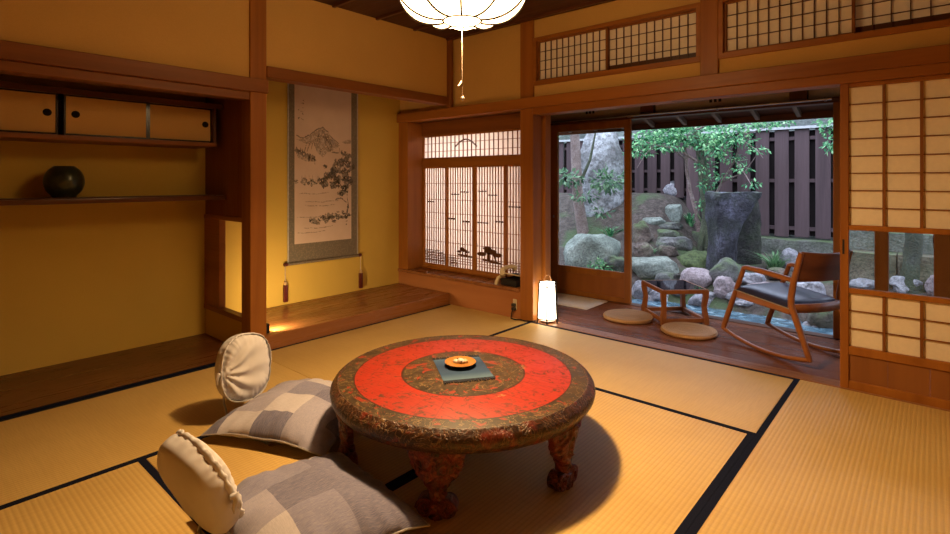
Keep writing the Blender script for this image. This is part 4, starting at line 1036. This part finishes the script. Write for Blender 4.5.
def rock(cx, x0, x1, yt, yb, kind, label, flat=0, depth=.75, rough=.22, group='rocks and boulders in the garden', seed=None, square=0, sink=.18, push=0):
    p, d = hit(cx, yb)
    w = (x1-x0)*d/FPX; h = max(.06, (yb-yt)*d/FPX)
    if flat: h = max(.08, h*flat)
    dp = w*depth
    dirv = Vector((p.x, p.y, 0)).normalized(); c = Vector((p.x, p.y, 0))+dirv*(dp*.42+push)
    zb = min(p.z, ground(c.x, c.y))-h*sink
    h2 = (p.z-zb)+h
    mb = MB(); bmesh.ops.create_icosphere(mb.bm, subdivisions=4, radius=1)
    sd = R.uniform(0, 90) if seed is None else seed
    rt = Vector((CS, SN, 0)); fw_ = Vector((-SN, CS, 0)); rq = random.Random(int(sd*1000))
    planes = [(Vector((rq.gauss(0, 1), rq.gauss(0, 1), rq.gauss(.1, .8))).normalized(), rq.uniform(.62, .9)) for _ in range(rq.randint(7, 11))] if kind not in ('pink', 'tall') else []
    for v in mb.bm.verts:
        q = v.co.copy()
        n = noise.noise(q*1.1+Vector((sd, 0, 0)))*rough*1.5+noise.noise(q*2.6+Vector((0, sd, 0)))*rough*.7+noise.noise(q*7+Vector((0, 0, sd)))*rough*.18
        for pn, pd in planes:
            k_ = q.dot(pn)-pd
            if k_ > 0: q -= pn*k_*.92
        q *= (1+n)
        if square:
            e = 1-square*.62
            q = Vector([math.copysign(abs(t)**e, t) for t in q])
        z = (q.z+1)/2*h2
        if flat: z = min(z, h2*(.93+.05*noise.noise(q*2)))
        v.co = c + rt*(q.x*w/2) + fw_*(q.y*dp/2) + Vector((0, 0, zb+z))
    o = mb.build('garden_rock', RK[kind], angle=60)
    return tag(o, label, 'rock', group)
rock(641, 631, 653, 222, 245, 'brown', 'rounded brown boulder right beside the glass door edge, upper of two')
rock(642, 631, 655, 242, 262, 'brown', 'rounded grey brown boulder right beside the glass door edge, lower of two')
rock(655, 630, 683, 258, 279, 'green', 'big flat pale green stepping stone above the low table', flat=1.0, depth=.7, square=.5, rough=.15)
rock(654, 643, 666, 217, 228, 'green', 'small flat greenish stone high on the bank', flat=1)
rock(674, 665, 683, 203, 222, 'green', 'upright greenish stone by the foot of the fence bank', square=.4, rough=.15)
rock(670, 655, 685, 222, 231, 'grey', 'thin flat grey step stone below the upright stone', flat=1, square=.5)
rock(666, 654, 679, 229, 239, 'mossy', 'second flat step stone in the middle of the stone stairs', flat=1, square=.5)
rock(671, 651, 690, 237, 251, 'grey', 'wide flat grey step stone in the lower stone stairs', flat=1, square=.4)
rock(668, 659, 678, 246, 257, 'brown', 'small brownish block behind the big flat stone', square=.4)
rock(701, 690, 712, 231, 244, 'mossy', 'mossy squared block left of the dark stone pillar', square=.8, rough=.1)
rock(677, 662, 692, 181, 197, 'white', 'pale pointed stone on the bank under the fence', depth=.6, rough=.10, seed=12.0, sink=.3)
rock(697, 681, 715, 270, 293, 'pink', 'large round pinkish boulder behind the low table', rough=.14)
rock(669, 656, 684, 272, 288, 'grey', 'flat grey stone directly behind the low table', flat=1, rough=.15)
rock(724, 713, 736, 277, 299, 'pink', 'round pink and brown boulder left of the rocking chair arm', rough=.2)
rock(726, 712, 742, 260, 285, 'grey', 'grey foot stone under the dark stone pillar', square=.4, rough=.2)
rock(793, 782, 806, 249, 271, 'white', 'smooth white boulder behind the rocking chair back', rough=.12)
rock(706, 690, 726, 293, 308, 'white', 'pale flat rock at the pond edge behind the low table', flat=1)
rock(641, 630, 656, 280, 302, 'white', 'pale rock low beside the glass door', flat=1)
rock(738, 728, 752, 290, 303, 'white', 'pale stone at the pond edge beside the chair arm')
rock(763, 750, 780, 284, 300, 'pink', 'pinkish pond edge stone seen under the chair seat')
rock(777, 766, 791, 268, 281, 'brown', 'brown stone at the foot of the grass tuft')
rock(752, 741, 765, 273, 286, 'white', 'small pale stone under the grass tuft', flat=1)
rock(812, 802, 824, 322, 341, 'white', 'flat pale stone beside the pond under the chair back', flat=1)
rock(826, 813, 846, 305, 341, 'brown', 'brown boulder at the foot of the right post', rough=.18)
rock(808, 792, 826, 280, 301, 'white', 'broad pale rock behind the chair seat', flat=1)
rock(591, 562, 622, 231, 274, 'green', 'large rounded green grey boulder behind the glass door', rough=.13)
rock(616, 606, 628, 256, 275, 'grey', 'grey stone right of the shrub behind the glass door')
rock(600, 578, 624, 126, 214, 'tall', 'tall whitish grey standing rock behind the glass door', depth=.7, rough=.20, square=.2)
rock(659, 645, 674, 290, 306, 'white', 'flat whitish rock seen between the low table legs, left', flat=1)
rock(684, 672, 697, 284, 298, 'grey', 'grey rock between the low table legs, right', flat=1)
rock(746, 732, 762, 298, 309, 'white', 'low pale rock at the water line', flat=1)
# dark stone pillar (old basin stone): narrow shaft, jutting top on the right
rt = Vector((CS, SN, 0)); fw_ = Vector((-SN, CS, 0))
p, d = hit(727, 279); mpx = d/FPX
def shaped(rows, d, p, thick, sd, e=.5, nz=48, capdip=0):
    """rows: (height px above base, left px, right px)"""
    mb = MB()
    def interp(h):
        for (h0, l0, r0), (h1, l1, r1) in zip(rows, rows[1:]):
            if h0 <= h <= h1: t = (h-h0)/(h1-h0); return l0+(l1-l0)*t, r0+(r1-r0)*t
        return rows[-1][1:]
    H = rows[-1][0]; k = d/FPX
    def fn(u, v):
        a = u*2*PI; vv = min(1, v/.86); h = H*vv
        l, r = interp(h); ca, sa = math.cos(a), math.sin(a)
        qx, qy = math.copysign(abs(ca)**e, ca), math.copysign(abs(sa)**e, sa)
        z = h*k-.06
        n = noise.noise(Vector((qx*1.2+sd, qy*1.2, vv*3.4)))*.10+noise.noise(Vector((qx*3+sd, qy*3, vv*9)))*.08+noise.noise(Vector((qx*8+sd, qy*8, vv*24)))*.035
        cx, hw = ((l+r)/2-475)*k, (r-l)/2*k
        rr = 1.0
        if v > .86: rr = 1-(v-.86)/.14; z += -capdip*math.sin((1-rr)*PI/2)+.02*noise.noise(Vector((qx*rr*3+sd, qy*rr*3, 1)))
        q = Vector((0, 0, 0))+rt*(cx+qx*hw*(1+n)*rr)+fw_*(d+thick*.5+qy*thick*.5*(1+n)*rr)
        return Vector((q.x, q.y, p.z+z+.03*noise.noise(Vector((qx*2+sd, qy*2, 7)))*vv))
    mb.surf(fn, 72, nz, closeu=True); return mb
mb = shaped([(0, 718, 738), (12, 719, 738), (34, 720, 740), (50, 720, 742), (64, 719, 749), (76, 718, 758), (87, 717, 764), (92, 718, 765)], d, p, .42, 3, .5, 56, .04)
tag(mb.build('stone_pillar', RK['dark'], angle=60), 'big dark bluish stone pillar with a jutting top, standing in the garden', 'stone')
RK['black'] = rockmat('pillar_shade_stone', (.010, .009, .009), (.022, .019, .018), (.05, .045, .04), .25, 4)  # black stands in for shade on the right face of the pillar
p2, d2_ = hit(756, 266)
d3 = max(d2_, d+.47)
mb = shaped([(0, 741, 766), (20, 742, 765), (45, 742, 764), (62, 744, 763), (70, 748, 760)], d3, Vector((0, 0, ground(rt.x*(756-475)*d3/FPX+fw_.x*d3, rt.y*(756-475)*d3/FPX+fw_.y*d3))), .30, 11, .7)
o = mb.build('garden_rock', RK['black'], angle=60); tag(o, 'black upright shape added as the shaded right face of the stone pillar', 'rock', 'rocks and boulders in the garden')
# moss mound
p, d = hit(703, 268)
mb = MB(); bmesh.ops.create_icosphere(mb.bm, subdivisions=4, radius=1)
for v in mb.bm.verts:
    q = v.co*(1+.18*noise.noise(v.co*2)); v.co = Vector((p.x, p.y, p.z))+rt*q.x*.30+fw_*(.2+q.y*.3)+Vector((0, 0, q.z*.20))
mossm = plain('moss', (.075, .105, .04), .95, var=.4, scale=25, bmp=.9)
tag(mb.build('moss_mound', mossm), 'green moss covered mound at the foot of the dark stone pillar', 'moss', kind='stuff')

# ---- fence
FY = 8.6
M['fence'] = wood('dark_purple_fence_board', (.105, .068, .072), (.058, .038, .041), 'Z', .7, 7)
M['fenceback'] = wood('shaded_fence_back', (.018, .012, .012), (.009, .006, .006), 'Z', .9, 7)  # same boards in the gaps, their shade put into the darker wood
fc = thing('board_fence', 'dark purple brown vertical board fence at the back of the garden', 'fence', (-2.2, FY, .3))
x = -5.66; k = 0
while x < 1.3:
    lowr = x > -2.78
    zb = .40 if lowr else .93; w = .178 if lowr else .155
    zt = 1.93
    MB().box(x, x+w, FY-.03, FY-.008, zb+R.uniform(-.01, .01), zt, .003).build('board', M['fence'], fc, smooth=False)
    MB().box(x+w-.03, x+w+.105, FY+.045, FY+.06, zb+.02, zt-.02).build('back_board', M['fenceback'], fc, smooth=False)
    x += .25 if lowr else .225
for z in (.52, 1.20, 1.80): MB().box(-2.78, 1.4, FY-.008, FY+.045, z-.025, z+.025).build('rail', M['fence'], fc, smooth=False)
for z in (1.05, 1.36, 1.80): MB().box(-5.8, -2.78, FY-.008, FY+.045, z-.022, z+.022).build('rail', M['fence'], fc, smooth=False)
MB().box(-2.965, -2.775, FY-.10, FY-.03, .30, 1.95, .004).build('gate_post', wood('purple_post', (.17, .115, .12), (.10, .065, .07), 'Z', .7), fc, smooth=False)
MB().box(-5.8, 1.4, FY-.07, FY+.09, 1.93, 1.965).build('cap', plain('pale_metal_cap', (.52, .54, .55), .5), fc, smooth=False)
# stone curb under the fence
def blockmat():
    m = rockmat('mossy_curb', (.10, .105, .09), (.20, .205, .18), (.30, .31, .27), .55); return m
cb_m = blockmat()
def slab(name, x0, x1, y0, y1, z0, z1, label, cat, mm, amp=.02):
    mb = MB()
    def face(fn, nu, nv): mb.surf(fn, nu, nv)
    def J(x, y, z):
        n = Vector((noise.noise(Vector((x*3, y*3, z*5))), noise.noise(Vector((x*3+9, y*3, z*5))), noise.noise(Vector((x*3, y*3+9, z*5)))))
        return Vector((x, y, z))+n*amp
    nx = max(3, int((x1-x0)/.06)); nz = max(3, int((z1-z0)/.05)); nyy = max(3, int((y1-y0)/.06))
    face(lambda u, v: J(x0+u*(x1-x0), y0, z0+v*(z1-z0)), nx, nz); face(lambda u, v: J(x0+u*(x1-x0), y1, z0+v*(z1-z0)), nx, nz)
    face(lambda u, v: J(x0+u*(x1-x0), y0+v*(y1-y0), z1), nx, nyy); face(lambda u, v: J(x0, y0+u*(y1-y0), z0+v*(z1-z0)), nyy, nz); face(lambda u, v: J(x1, y0+u*(y1-y0), z0+v*(z1-z0)), nyy, nz)
    return tag(mb.build(name, mm, angle=50), label, cat)
slab('stone_curb', -2.35, 1.2, FY-.28, FY+.12, .0, .37, 'mossy stone curb under the right half of the fence', 'curb', cb_m)
# stepped mossy stone wall seen through the glass band at right
wallst = rockmat('ochre_stone_wall', (.06, .055, .038), (.17, .15, .10), (.30, .265, .19), .35)
for (y0, z0, z1, n_) in ((7.25, -.1, .40, 0), (7.55, .40, .62, 1)):
    x = -.75; k = 0
    while x < 1.1:
        w = R.uniform(.28, .46)
        o = slab('wall_stone', x, x+w-.012, y0, y0+.32, z0, z1-.012+R.uniform(-.015, .015), ('squared ochre stone in the lower course of the garden wall seen through the glass band', 'squared stone in the upper mossy course of the garden wall seen through the glass band')[n_], 'stone', (wallst, cb_m)[n_], .012)
        o['group'] = ('lower course of the stone wall', 'upper course of the stone wall')[n_]
        x += w
for (cx, x0, x1, yt, yb, kk, lb) in ((863, 850, 878, 279, 289, 'white', 'flat whitish rock left behind the glass band'), (905, 892, 922, 276, 294, 'white', 'pale rock at the foot of the trunk behind the glass band'), (936, 927, 946, 274, 297, 'pink', 'pinkish grey rock at the right end of the glass band')):
    rock(cx, x0, x1, yt, yb, kk, lb, flat=1)

# ---- foliage
def leafmat(name, cols, rough=.5):
    m, nt, b = new_mat(name); ge = N(nt, 'ShaderNodeNewGeometry')
    col = ramp(nt, ge.outputs['Random Per Island'], [(i/(len(cols)-1), c) for i, c in enumerate(cols)])
    d = N(nt, 'ShaderNodeBsdfTranslucent'); mx = N(nt, 'ShaderNodeMixShader'); mx.inputs[0].default_value = .3
    nt.links.new(col, b.inputs['Base Color']); nt.links.new(col, d.inputs['Color']); b.inputs['Roughness'].default_value = rough
    nt.links.new(b.outputs[0], mx.inputs[1]); nt.links.new(d.outputs[0], mx.inputs[2]); nt.links.new(mx.outputs[0], nt.nodes['Material Output'].inputs['Surface'])
    return m
LM = leafmat('bright_leaves', [(.018, .10, .045), (.05, .23, .095), (.13, .42, .17), (.42, .76, .36)])
LD = leafmat('dark_leaves', [(.035, .09, .05), (.07, .16, .09), (.12, .24, .12), (.20, .33, .18)])
LG = leafmat('grass_blades', [(.05, .14, .06), (.11, .26, .11), (.22, .38, .18)])
BK = rockmat('mossy_bark', (.04, .045, .03), (.10, .11, .07), (.19, .21, .13), .5, 8)
BKP = rockmat('pinkish_bark', (.19, .13, .115), (.33, .245, .22), (.46, .37, .34), 0, 9)
def leaf(bm, p, d, n, L, W):
    d = d.normalized(); s = d.cross(n); s = s.normalized() if s.length > 1e-5 else Vector((1, 0, 0)); n = s.cross(d)
    a = bm.verts.new(p); t = bm.verts.new(p+d*L-n*L*.12); l = bm.verts.new(p+d*L*.45-s*W-n*W*.3); r = bm.verts.new(p+d*L*.45+s*W-n*W*.3); c = bm.verts.new(p+d*L*.5)
    for tri in ((a, l, c), (a, c, r), (l, t, c), (c, t, r)): bm.faces.new(tri)
def rv():
    while 1:
        v = Vector((R.uniform(-1, 1), R.uniform(-1, 1), R.uniform(-1, 1)))
        if .05 < v.length < 1: return v.normalized()
def foliage(blobs, n, L, up=.35):
    mb = MB(); tot = sum(b[1].x*b[1].y*b[1].z for b in blobs)
    for c, r in blobs:
        for i in range(max(20, int(n*r.x*r.y*r.z/tot))):
            q = rv(); s = R.random()**.45; p = c+Vector((q.x*r.x, q.y*r.y, q.z*r.z))*s
            dr = (q+rv()*.9+Vector((0, 0, -.25))).normalized(); nn = (Vector((0, 0, 1))+rv()*.7).normalized()
            leaf(mb.bm, p, dr, nn, L*R.uniform(.7, 1.3), L*R.uniform(.22, .34))
    return mb
def fol_build(mb, name, mat, parent):
    bm = mb.bm; me = bpy.data.meshes.new(name); off = wloc(parent)
    bmesh.ops.translate(bm, vec=-off, verts=bm.verts[:]); bm.to_mesh(me); bm.free(); me.materials.append(mat)
    o = bpy.data.objects.new(name, me); C.objects.link(o); o.parent = parent; return o
def at(px, py, Y):
    rx, ry, rz = ray(px, py); k = Y/ry; return Vector((rx*k, Y, CAM_H+rz*k))
# leafy tree in the middle of the view
p, d = hit(708, 258); ty = p.y+.15
tr = thing('garden_tree', 'leafy green garden tree with a mossy trunk left of the dark stone pillar', 'tree', (p.x, ty, p.z-.1))
base = Vector((p.x, ty, p.z-.1)); a1 = at(708, 210, ty); a2 = at(702, 165, ty-.05); a3 = at(697, 130, ty-.1)
MB().tube([base, base.lerp(a1, .5)+Vector((.03, 0, 0)), a1, a2, a3], [.15, .115, .085, .065, .04], 12).build('trunk', BK, tr)
br = [([a1, at(722, 182, ty), at(735, 160, ty-.1), at(742, 140, ty-.2)], .022), ([a2, at(712, 150, ty+.1), at(728, 128, ty)], .02), ([a2, at(680, 150, ty-.2), at(655, 145, ty-.35), at(640, 140, ty-.4)], .024), ([a3, at(690, 122, ty), at(670, 118, ty)], .018), ([at(722, 182, ty), at(745, 172, ty-.2), at(760, 150, ty-.3)], .012), ([a3, at(715, 120, ty-.2), at(745, 118, ty-.3)], .016)]
for pts, w in br: MB().tube(pts, [w*(1-.65*i/(len(pts)-1)) for i in range(len(pts))], 7).build('branch', BKP, tr)
V = Vector
for pts, w in (([a1, at(703, 235, ty-.05), at(698, 258, ty-.15)], .05), ([a1.lerp(base, .4), at(716, 258, ty-.1)], .05)):
    MB().tube(pts, [w, w*1.1, w*.7], 9).build('root', BK, tr)
for q in (((742, 140, -.2), (757, 150, -.3), (763, 158, -.3)), ((728, 128, 0), (748, 134, -.2), (770, 126, -.3)), ((655, 145, -.35), (645, 155, -.5), (637, 168, -.5)), ((735, 160, -.1), (746, 176, -.25), (752, 186, -.3)), ((670, 118, 0), (650, 122, -.2), (636, 130, -.4))):
    MB().tube([at(x_, y_, ty+dy_) for x_, y_, dy_ in q], [.012, .008, .004], 6).build('branch', BKP, tr)
bl = []
for (px, py, rx, rz, dy) in ((646, 140, .30, .12, -.3), (640, 152, .20, .07, -.45), (664, 132, .36, .13, -.2), (668, 146, .26, .08, -.3), (690, 136, .34, .13, 0), (684, 124, .5, .12, .1), (706, 142, .26, .10, -.1), (722, 134, .30, .12, -.2), (716, 150, .20, .08, -.3),
    (738, 140, .22, .09, -.25), (730, 158, .16, .07, -.2), (742, 168, .12, .05, -.2), (756, 150, .13, .05, -.3), (748, 124, .34, .09, -.2), (706, 166, .12, .10, 0), (708, 184, .10, .09, -.05), (704, 204, .09, .10, 0), (720, 176, .12, .06, -.1), (776, 121, .24, .06, -.2), (752, 184, .10, .04, -.3), (660, 118, .5, .10, 0), (830, 134, .10, .16, -1.4), (822, 118, .3, .07, -1.2)):
    bl.append((at(px, py, ty+dy), V((rx, .32, rz))))
fol_build(foliage(bl[:9], 2500, .058), 'foliage', LM, tr); fol_build(foliage(bl[9:21], 1200, .055), 'foliage', LM, tr)
fol_build(foliage([(at(832, 140, 7.6), V((.10, .3, .16))), (at(838, 122, 7.6), V((.25, .3, .10)))], 260, .06), 'foliage', LM, tr)
# slim pinkish tree in front of the gate post
p, d = hit(700, 243); y2 = p.y
t2 = thing('slim_tree', 'slim bare pinkish trunk leaning in front of the wide fence post', 'tree', (p.x, y2, p.z-.05))
MB().tube([(p.x, y2, p.z-.05), at(697, 215, y2), at(690, 190, y2), at(687, 172, y2), at(686, 155, y2), at(684, 140, y2)], [.035, .03, .026, .026, .024, .014], 9).build('trunk', BKP, t2)
MB().tube([at(687, 160, y2), at(676, 152, y2), at(662, 150, y2)], [.018, .012, .006], 7).build('branch', BKP, t2)
MB().tube([at(697, 213, y2), at(703, 225, y2-.1), at(712, 236, y2-.15)], [.018, .014, .008], 7).build('root', BK, t2)
# tree behind the glass door
p, d = hit(577, 244); y3 = p.y+.25
t3 = thing('garden_tree', 'tree with a straight brown trunk behind the glass door', 'tree', (p.x, y3, p.z-.05))
MB().tube([(p.x, y3, p.z-.05), at(578, 200, y3), at(576, 160, y3), at(574, 120, y3), at(573, 90, y3)], [.10, .085, .08, .07, .06], 12).build('trunk', BKP, t3)
MB().tube([at(577, 190, y3), at(590, 160, y3), at(596, 130, y3)], [.03, .022, .012], 8).build('branch', BK, t3)
fol_build(foliage([(at(566, 178, y3-.3), V((.26, .25, .12))), (at(610, 180, y3-.3), V((.26, .3, .16))), (at(585, 196, y3-.4), V((.2, .2, .07))), (at(600, 212, y3-.4), V((.14, .2, .06)))], 420, .085), 'foliage', LD, t3)
# shrub behind the glass door
p, d = hit(598, 276)
s1 = thing('low_shrub', 'low bright green shrub in front of the boulder behind the glass door', 'shrub', (p.x, p.y, p.z))
MB().tube([(p.x, p.y+.1, p.z-.03), (p.x, p.y+.1, p.z+.1)], .02, 7).build('stem', BK, s1)
fol_build(foliage([(V((p.x, p.y+.12, p.z+.10)), V((.20, .18, .13))), (V((p.x+.12, p.y+.2, p.z+.07)), V((.14, .14, .09)))], 700, .045), 'foliage', LM, s1)
# ferns and grass tufts
def tuft(px, py, h_, spread, n, name, label, mat=LG, w=.010):
    p, d = hit(px, py); t = thing(name, label, 'plant', (p.x, p.y, p.z-.01))
    mb = MB()
    for i in range(n):
        a = R.uniform(0, 2*PI); rr_ = spread*R.random(); L = h_*R.uniform(.6, 1.15); dx, dy = math.cos(a), math.sin(a)
        b0 = V((p.x+dx*rr_*.25, p.y+dy*rr_*.25, p.z-.01)); pr_ = []
        for k in range(6):
            f = k/5; pr_.append(b0+V((dx*rr_*f*f*1.2, dy*rr_*f*f*1.2, L*(f-.42*f*f))))
        sd = V((-dy, dx, 0))*w
        for k in range(5):
            wa, wb = (1-k/5)**.6, (1-(k+1)/5)**.6
            vs = [mb.bm.verts.new(q) for q in (pr_[k]-sd*wa, pr_[k]+sd*wa, pr_[k+1]+sd*wb, pr_[k+1]-sd*wb)] if k < 4 else [mb.bm.verts.new(q) for q in (pr_[k]-sd*wa, pr_[k]+sd*wa, pr_[k+1])]
            mb.bm.faces.new(vs)
    fol_build(mb, 'blades', mat, t)
tuft(775, 270, .38, .34, 90, 'grass_tuft', 'arching green grass tuft between the dark pillar and the white boulder')
tuft(690, 226, .34, .22, 40, 'fern_plant', 'fern growing at the foot of the wide fence post', LM, .016)
tuft(652, 254, .16, .16, 36, 'grass_tuft', 'small grass tuft between the brown boulders')
tuft(610, 236, .25, .28, 46, 'fern_plant', 'fern on the bank behind the glass door', LM, .014)
tuft(822, 256, .2, .22, 40, 'fern_plant', 'fern at the curb beside the right post')
# mossy trunk behind the glass band
p, d = hit(912, 290); t4 = thing('garden_tree', 'thick mossy trunk behind the glass band of the paper screen', 'tree', (p.x, p.y, p.z-.05))
MB().tube([(p.x, p.y, p.z-.05), (p.x-.02, p.y, p.z+.12), at(914, 240, p.y), at(912, 190, p.y), at(910, 120, p.y), at(908, 60, p.y)], [.15, .095, .075, .07, .07, .06], 14).build('trunk', rockmat('green_bark', (.018, .018, .018), (.05, .056, .05), (.12, .14, .11), .7, 6), t4)
fol_build(foliage([(at(900, 40, p.y), V((.9, .6, .5)))], 700, .09), 'foliage', LD, t4)
# hedge trees beyond the fence, one by one
for i, (x, y, z, rx, rz) in enumerate(((-6.2, 9.7, 2.6, .55, 1.4), (-4.9, 10.2, 2.8, .55, 1.5), (-3.6, 9.8, 2.5, .55, 1.2), (-2.4, 10.1, 2.4, .55, 1.1), (-1.2, 9.9, 2.5, .55, 1.2), (.0, 10.2, 2.6, .55, 1.3), (1.2, 9.9, 2.6, .55, 1.4))):
    t = thing('hedge_tree', ('leafy tree beyond the fence, farthest left behind the glass door', 'leafy tree beyond the fence, behind the tall standing rock', 'leafy tree beyond the fence, left of the wide fence post', 'leafy tree beyond the fence, above the wide fence post', 'leafy tree beyond the fence, above the dark stone pillar', 'leafy tree beyond the fence, above the rocking chair', 'leafy tree beyond the fence, far right behind the paper screen')[i], 'tree', (x, y, ground(x, y)), group='trees beyond the fence')
    MB().tube([(x, y, ground(x, y)-.05), (x+.05, y, 1.4), (x, y, z)], [.09, .07, .04], 8).build('trunk', BK, t)
    fol_build(foliage([(V((x, y, z)), V((rx, .6, rz))), (V((x+.12, y-.2, z-.4)), V((rx*.8, .4, rz*.5)))], 1100, .12), 'foliage', LD, t)
slab('boundary_wall', -7.0, 2.4, 9.2, 9.35, -.1, 2.7, 'grey green boundary wall just behind the board fence', 'wall', rockmat('boundary_stone', (.13, .15, .14), (.20, .23, .215), (.28, .31, .29), .3, 3), .01)['kind'] = 'structure'

# ================================================================== LIGHT
w = bpy.data.worlds.new('world'); S.world = w; w.use_nodes = True
wt = w.node_tree; bg = wt.nodes['Background']      # overcast sky: bright overhead, dim near the wooded horizon
tc = wt.nodes.new('ShaderNodeTexCoord'); sp = wt.nodes.new('ShaderNodeSeparateXYZ'); wt.links.new(tc.outputs['Generated'], sp.inputs[0])
rp = ramp(wt, sp.outputs[2], [(0, (.03, .04, .045)), (.10, (.10, .12, .14)), (.42, (.62, .72, 1.0)), (1, (1.0, 1.0, 1.0))]); wt.links.new(rp, bg.inputs['Color'])
rp.node.color_ramp.elements[3].color = (.80, .86, 1.0, 1)
bg.inputs['Strength'].default_value = 5.6
def light(name, kind, loc, energy, color, **kw):
    l = bpy.data.lights.new(name, kind); l.energy = energy; l.color = color
    for k, v in kw.items(): setattr(l, k, v)
    o = bpy.data.objects.new(name, l); C.objects.link(o); o.location = loc; return o
# floor light in the scroll alcove, aimed at the back wall foot
o = light('alcove_spot', 'SPOT', (-3.60, 1.875, .145), 40, (1, .70, .38), spot_size=math.radians(150), spot_blend=1.0, shadow_soft_size=.03)
o.rotation_euler = (Vector((-4.3, 2.9, .40))-Vector((-3.60, 1.875, .145))).to_track_quat('-Z', 'Y').to_euler()
# bulb of the ceiling lamp, shining down out of its bottom disc
lb = light('ceiling_lamp_bulb', 'AREA', (LC[0], LC[1], 1.910), 60, (1, .64, .30), shape='DISK', size=.15, spread=math.radians(160)); lb.rotation_euler = (0, math.radians(-12), 0)
# unseen area lamp added behind the paper window in place of daylight
o = light('window_backlight', 'AREA', (-3.62, 4.40, 1.10), 35, (1, .80, .70), shape='RECTANGLE', size=1.25, size_y=1.6)
o.rotation_euler = (math.radians(90), 0, math.radians(0))
o.rotation_euler = Vector((0, -1, 0)).to_track_quat('-Z', 'Z').to_euler()
S.view_settings.view_transform = 'Standard'; S.view_settings.look = 'None'
S.view_settings.exposure = 0; S.view_settings.gamma = 1; S.view_settings.use_curve_mapping = False
S.cycles.max_bounces = 8; S.cycles.transparent_max_bounces = 12
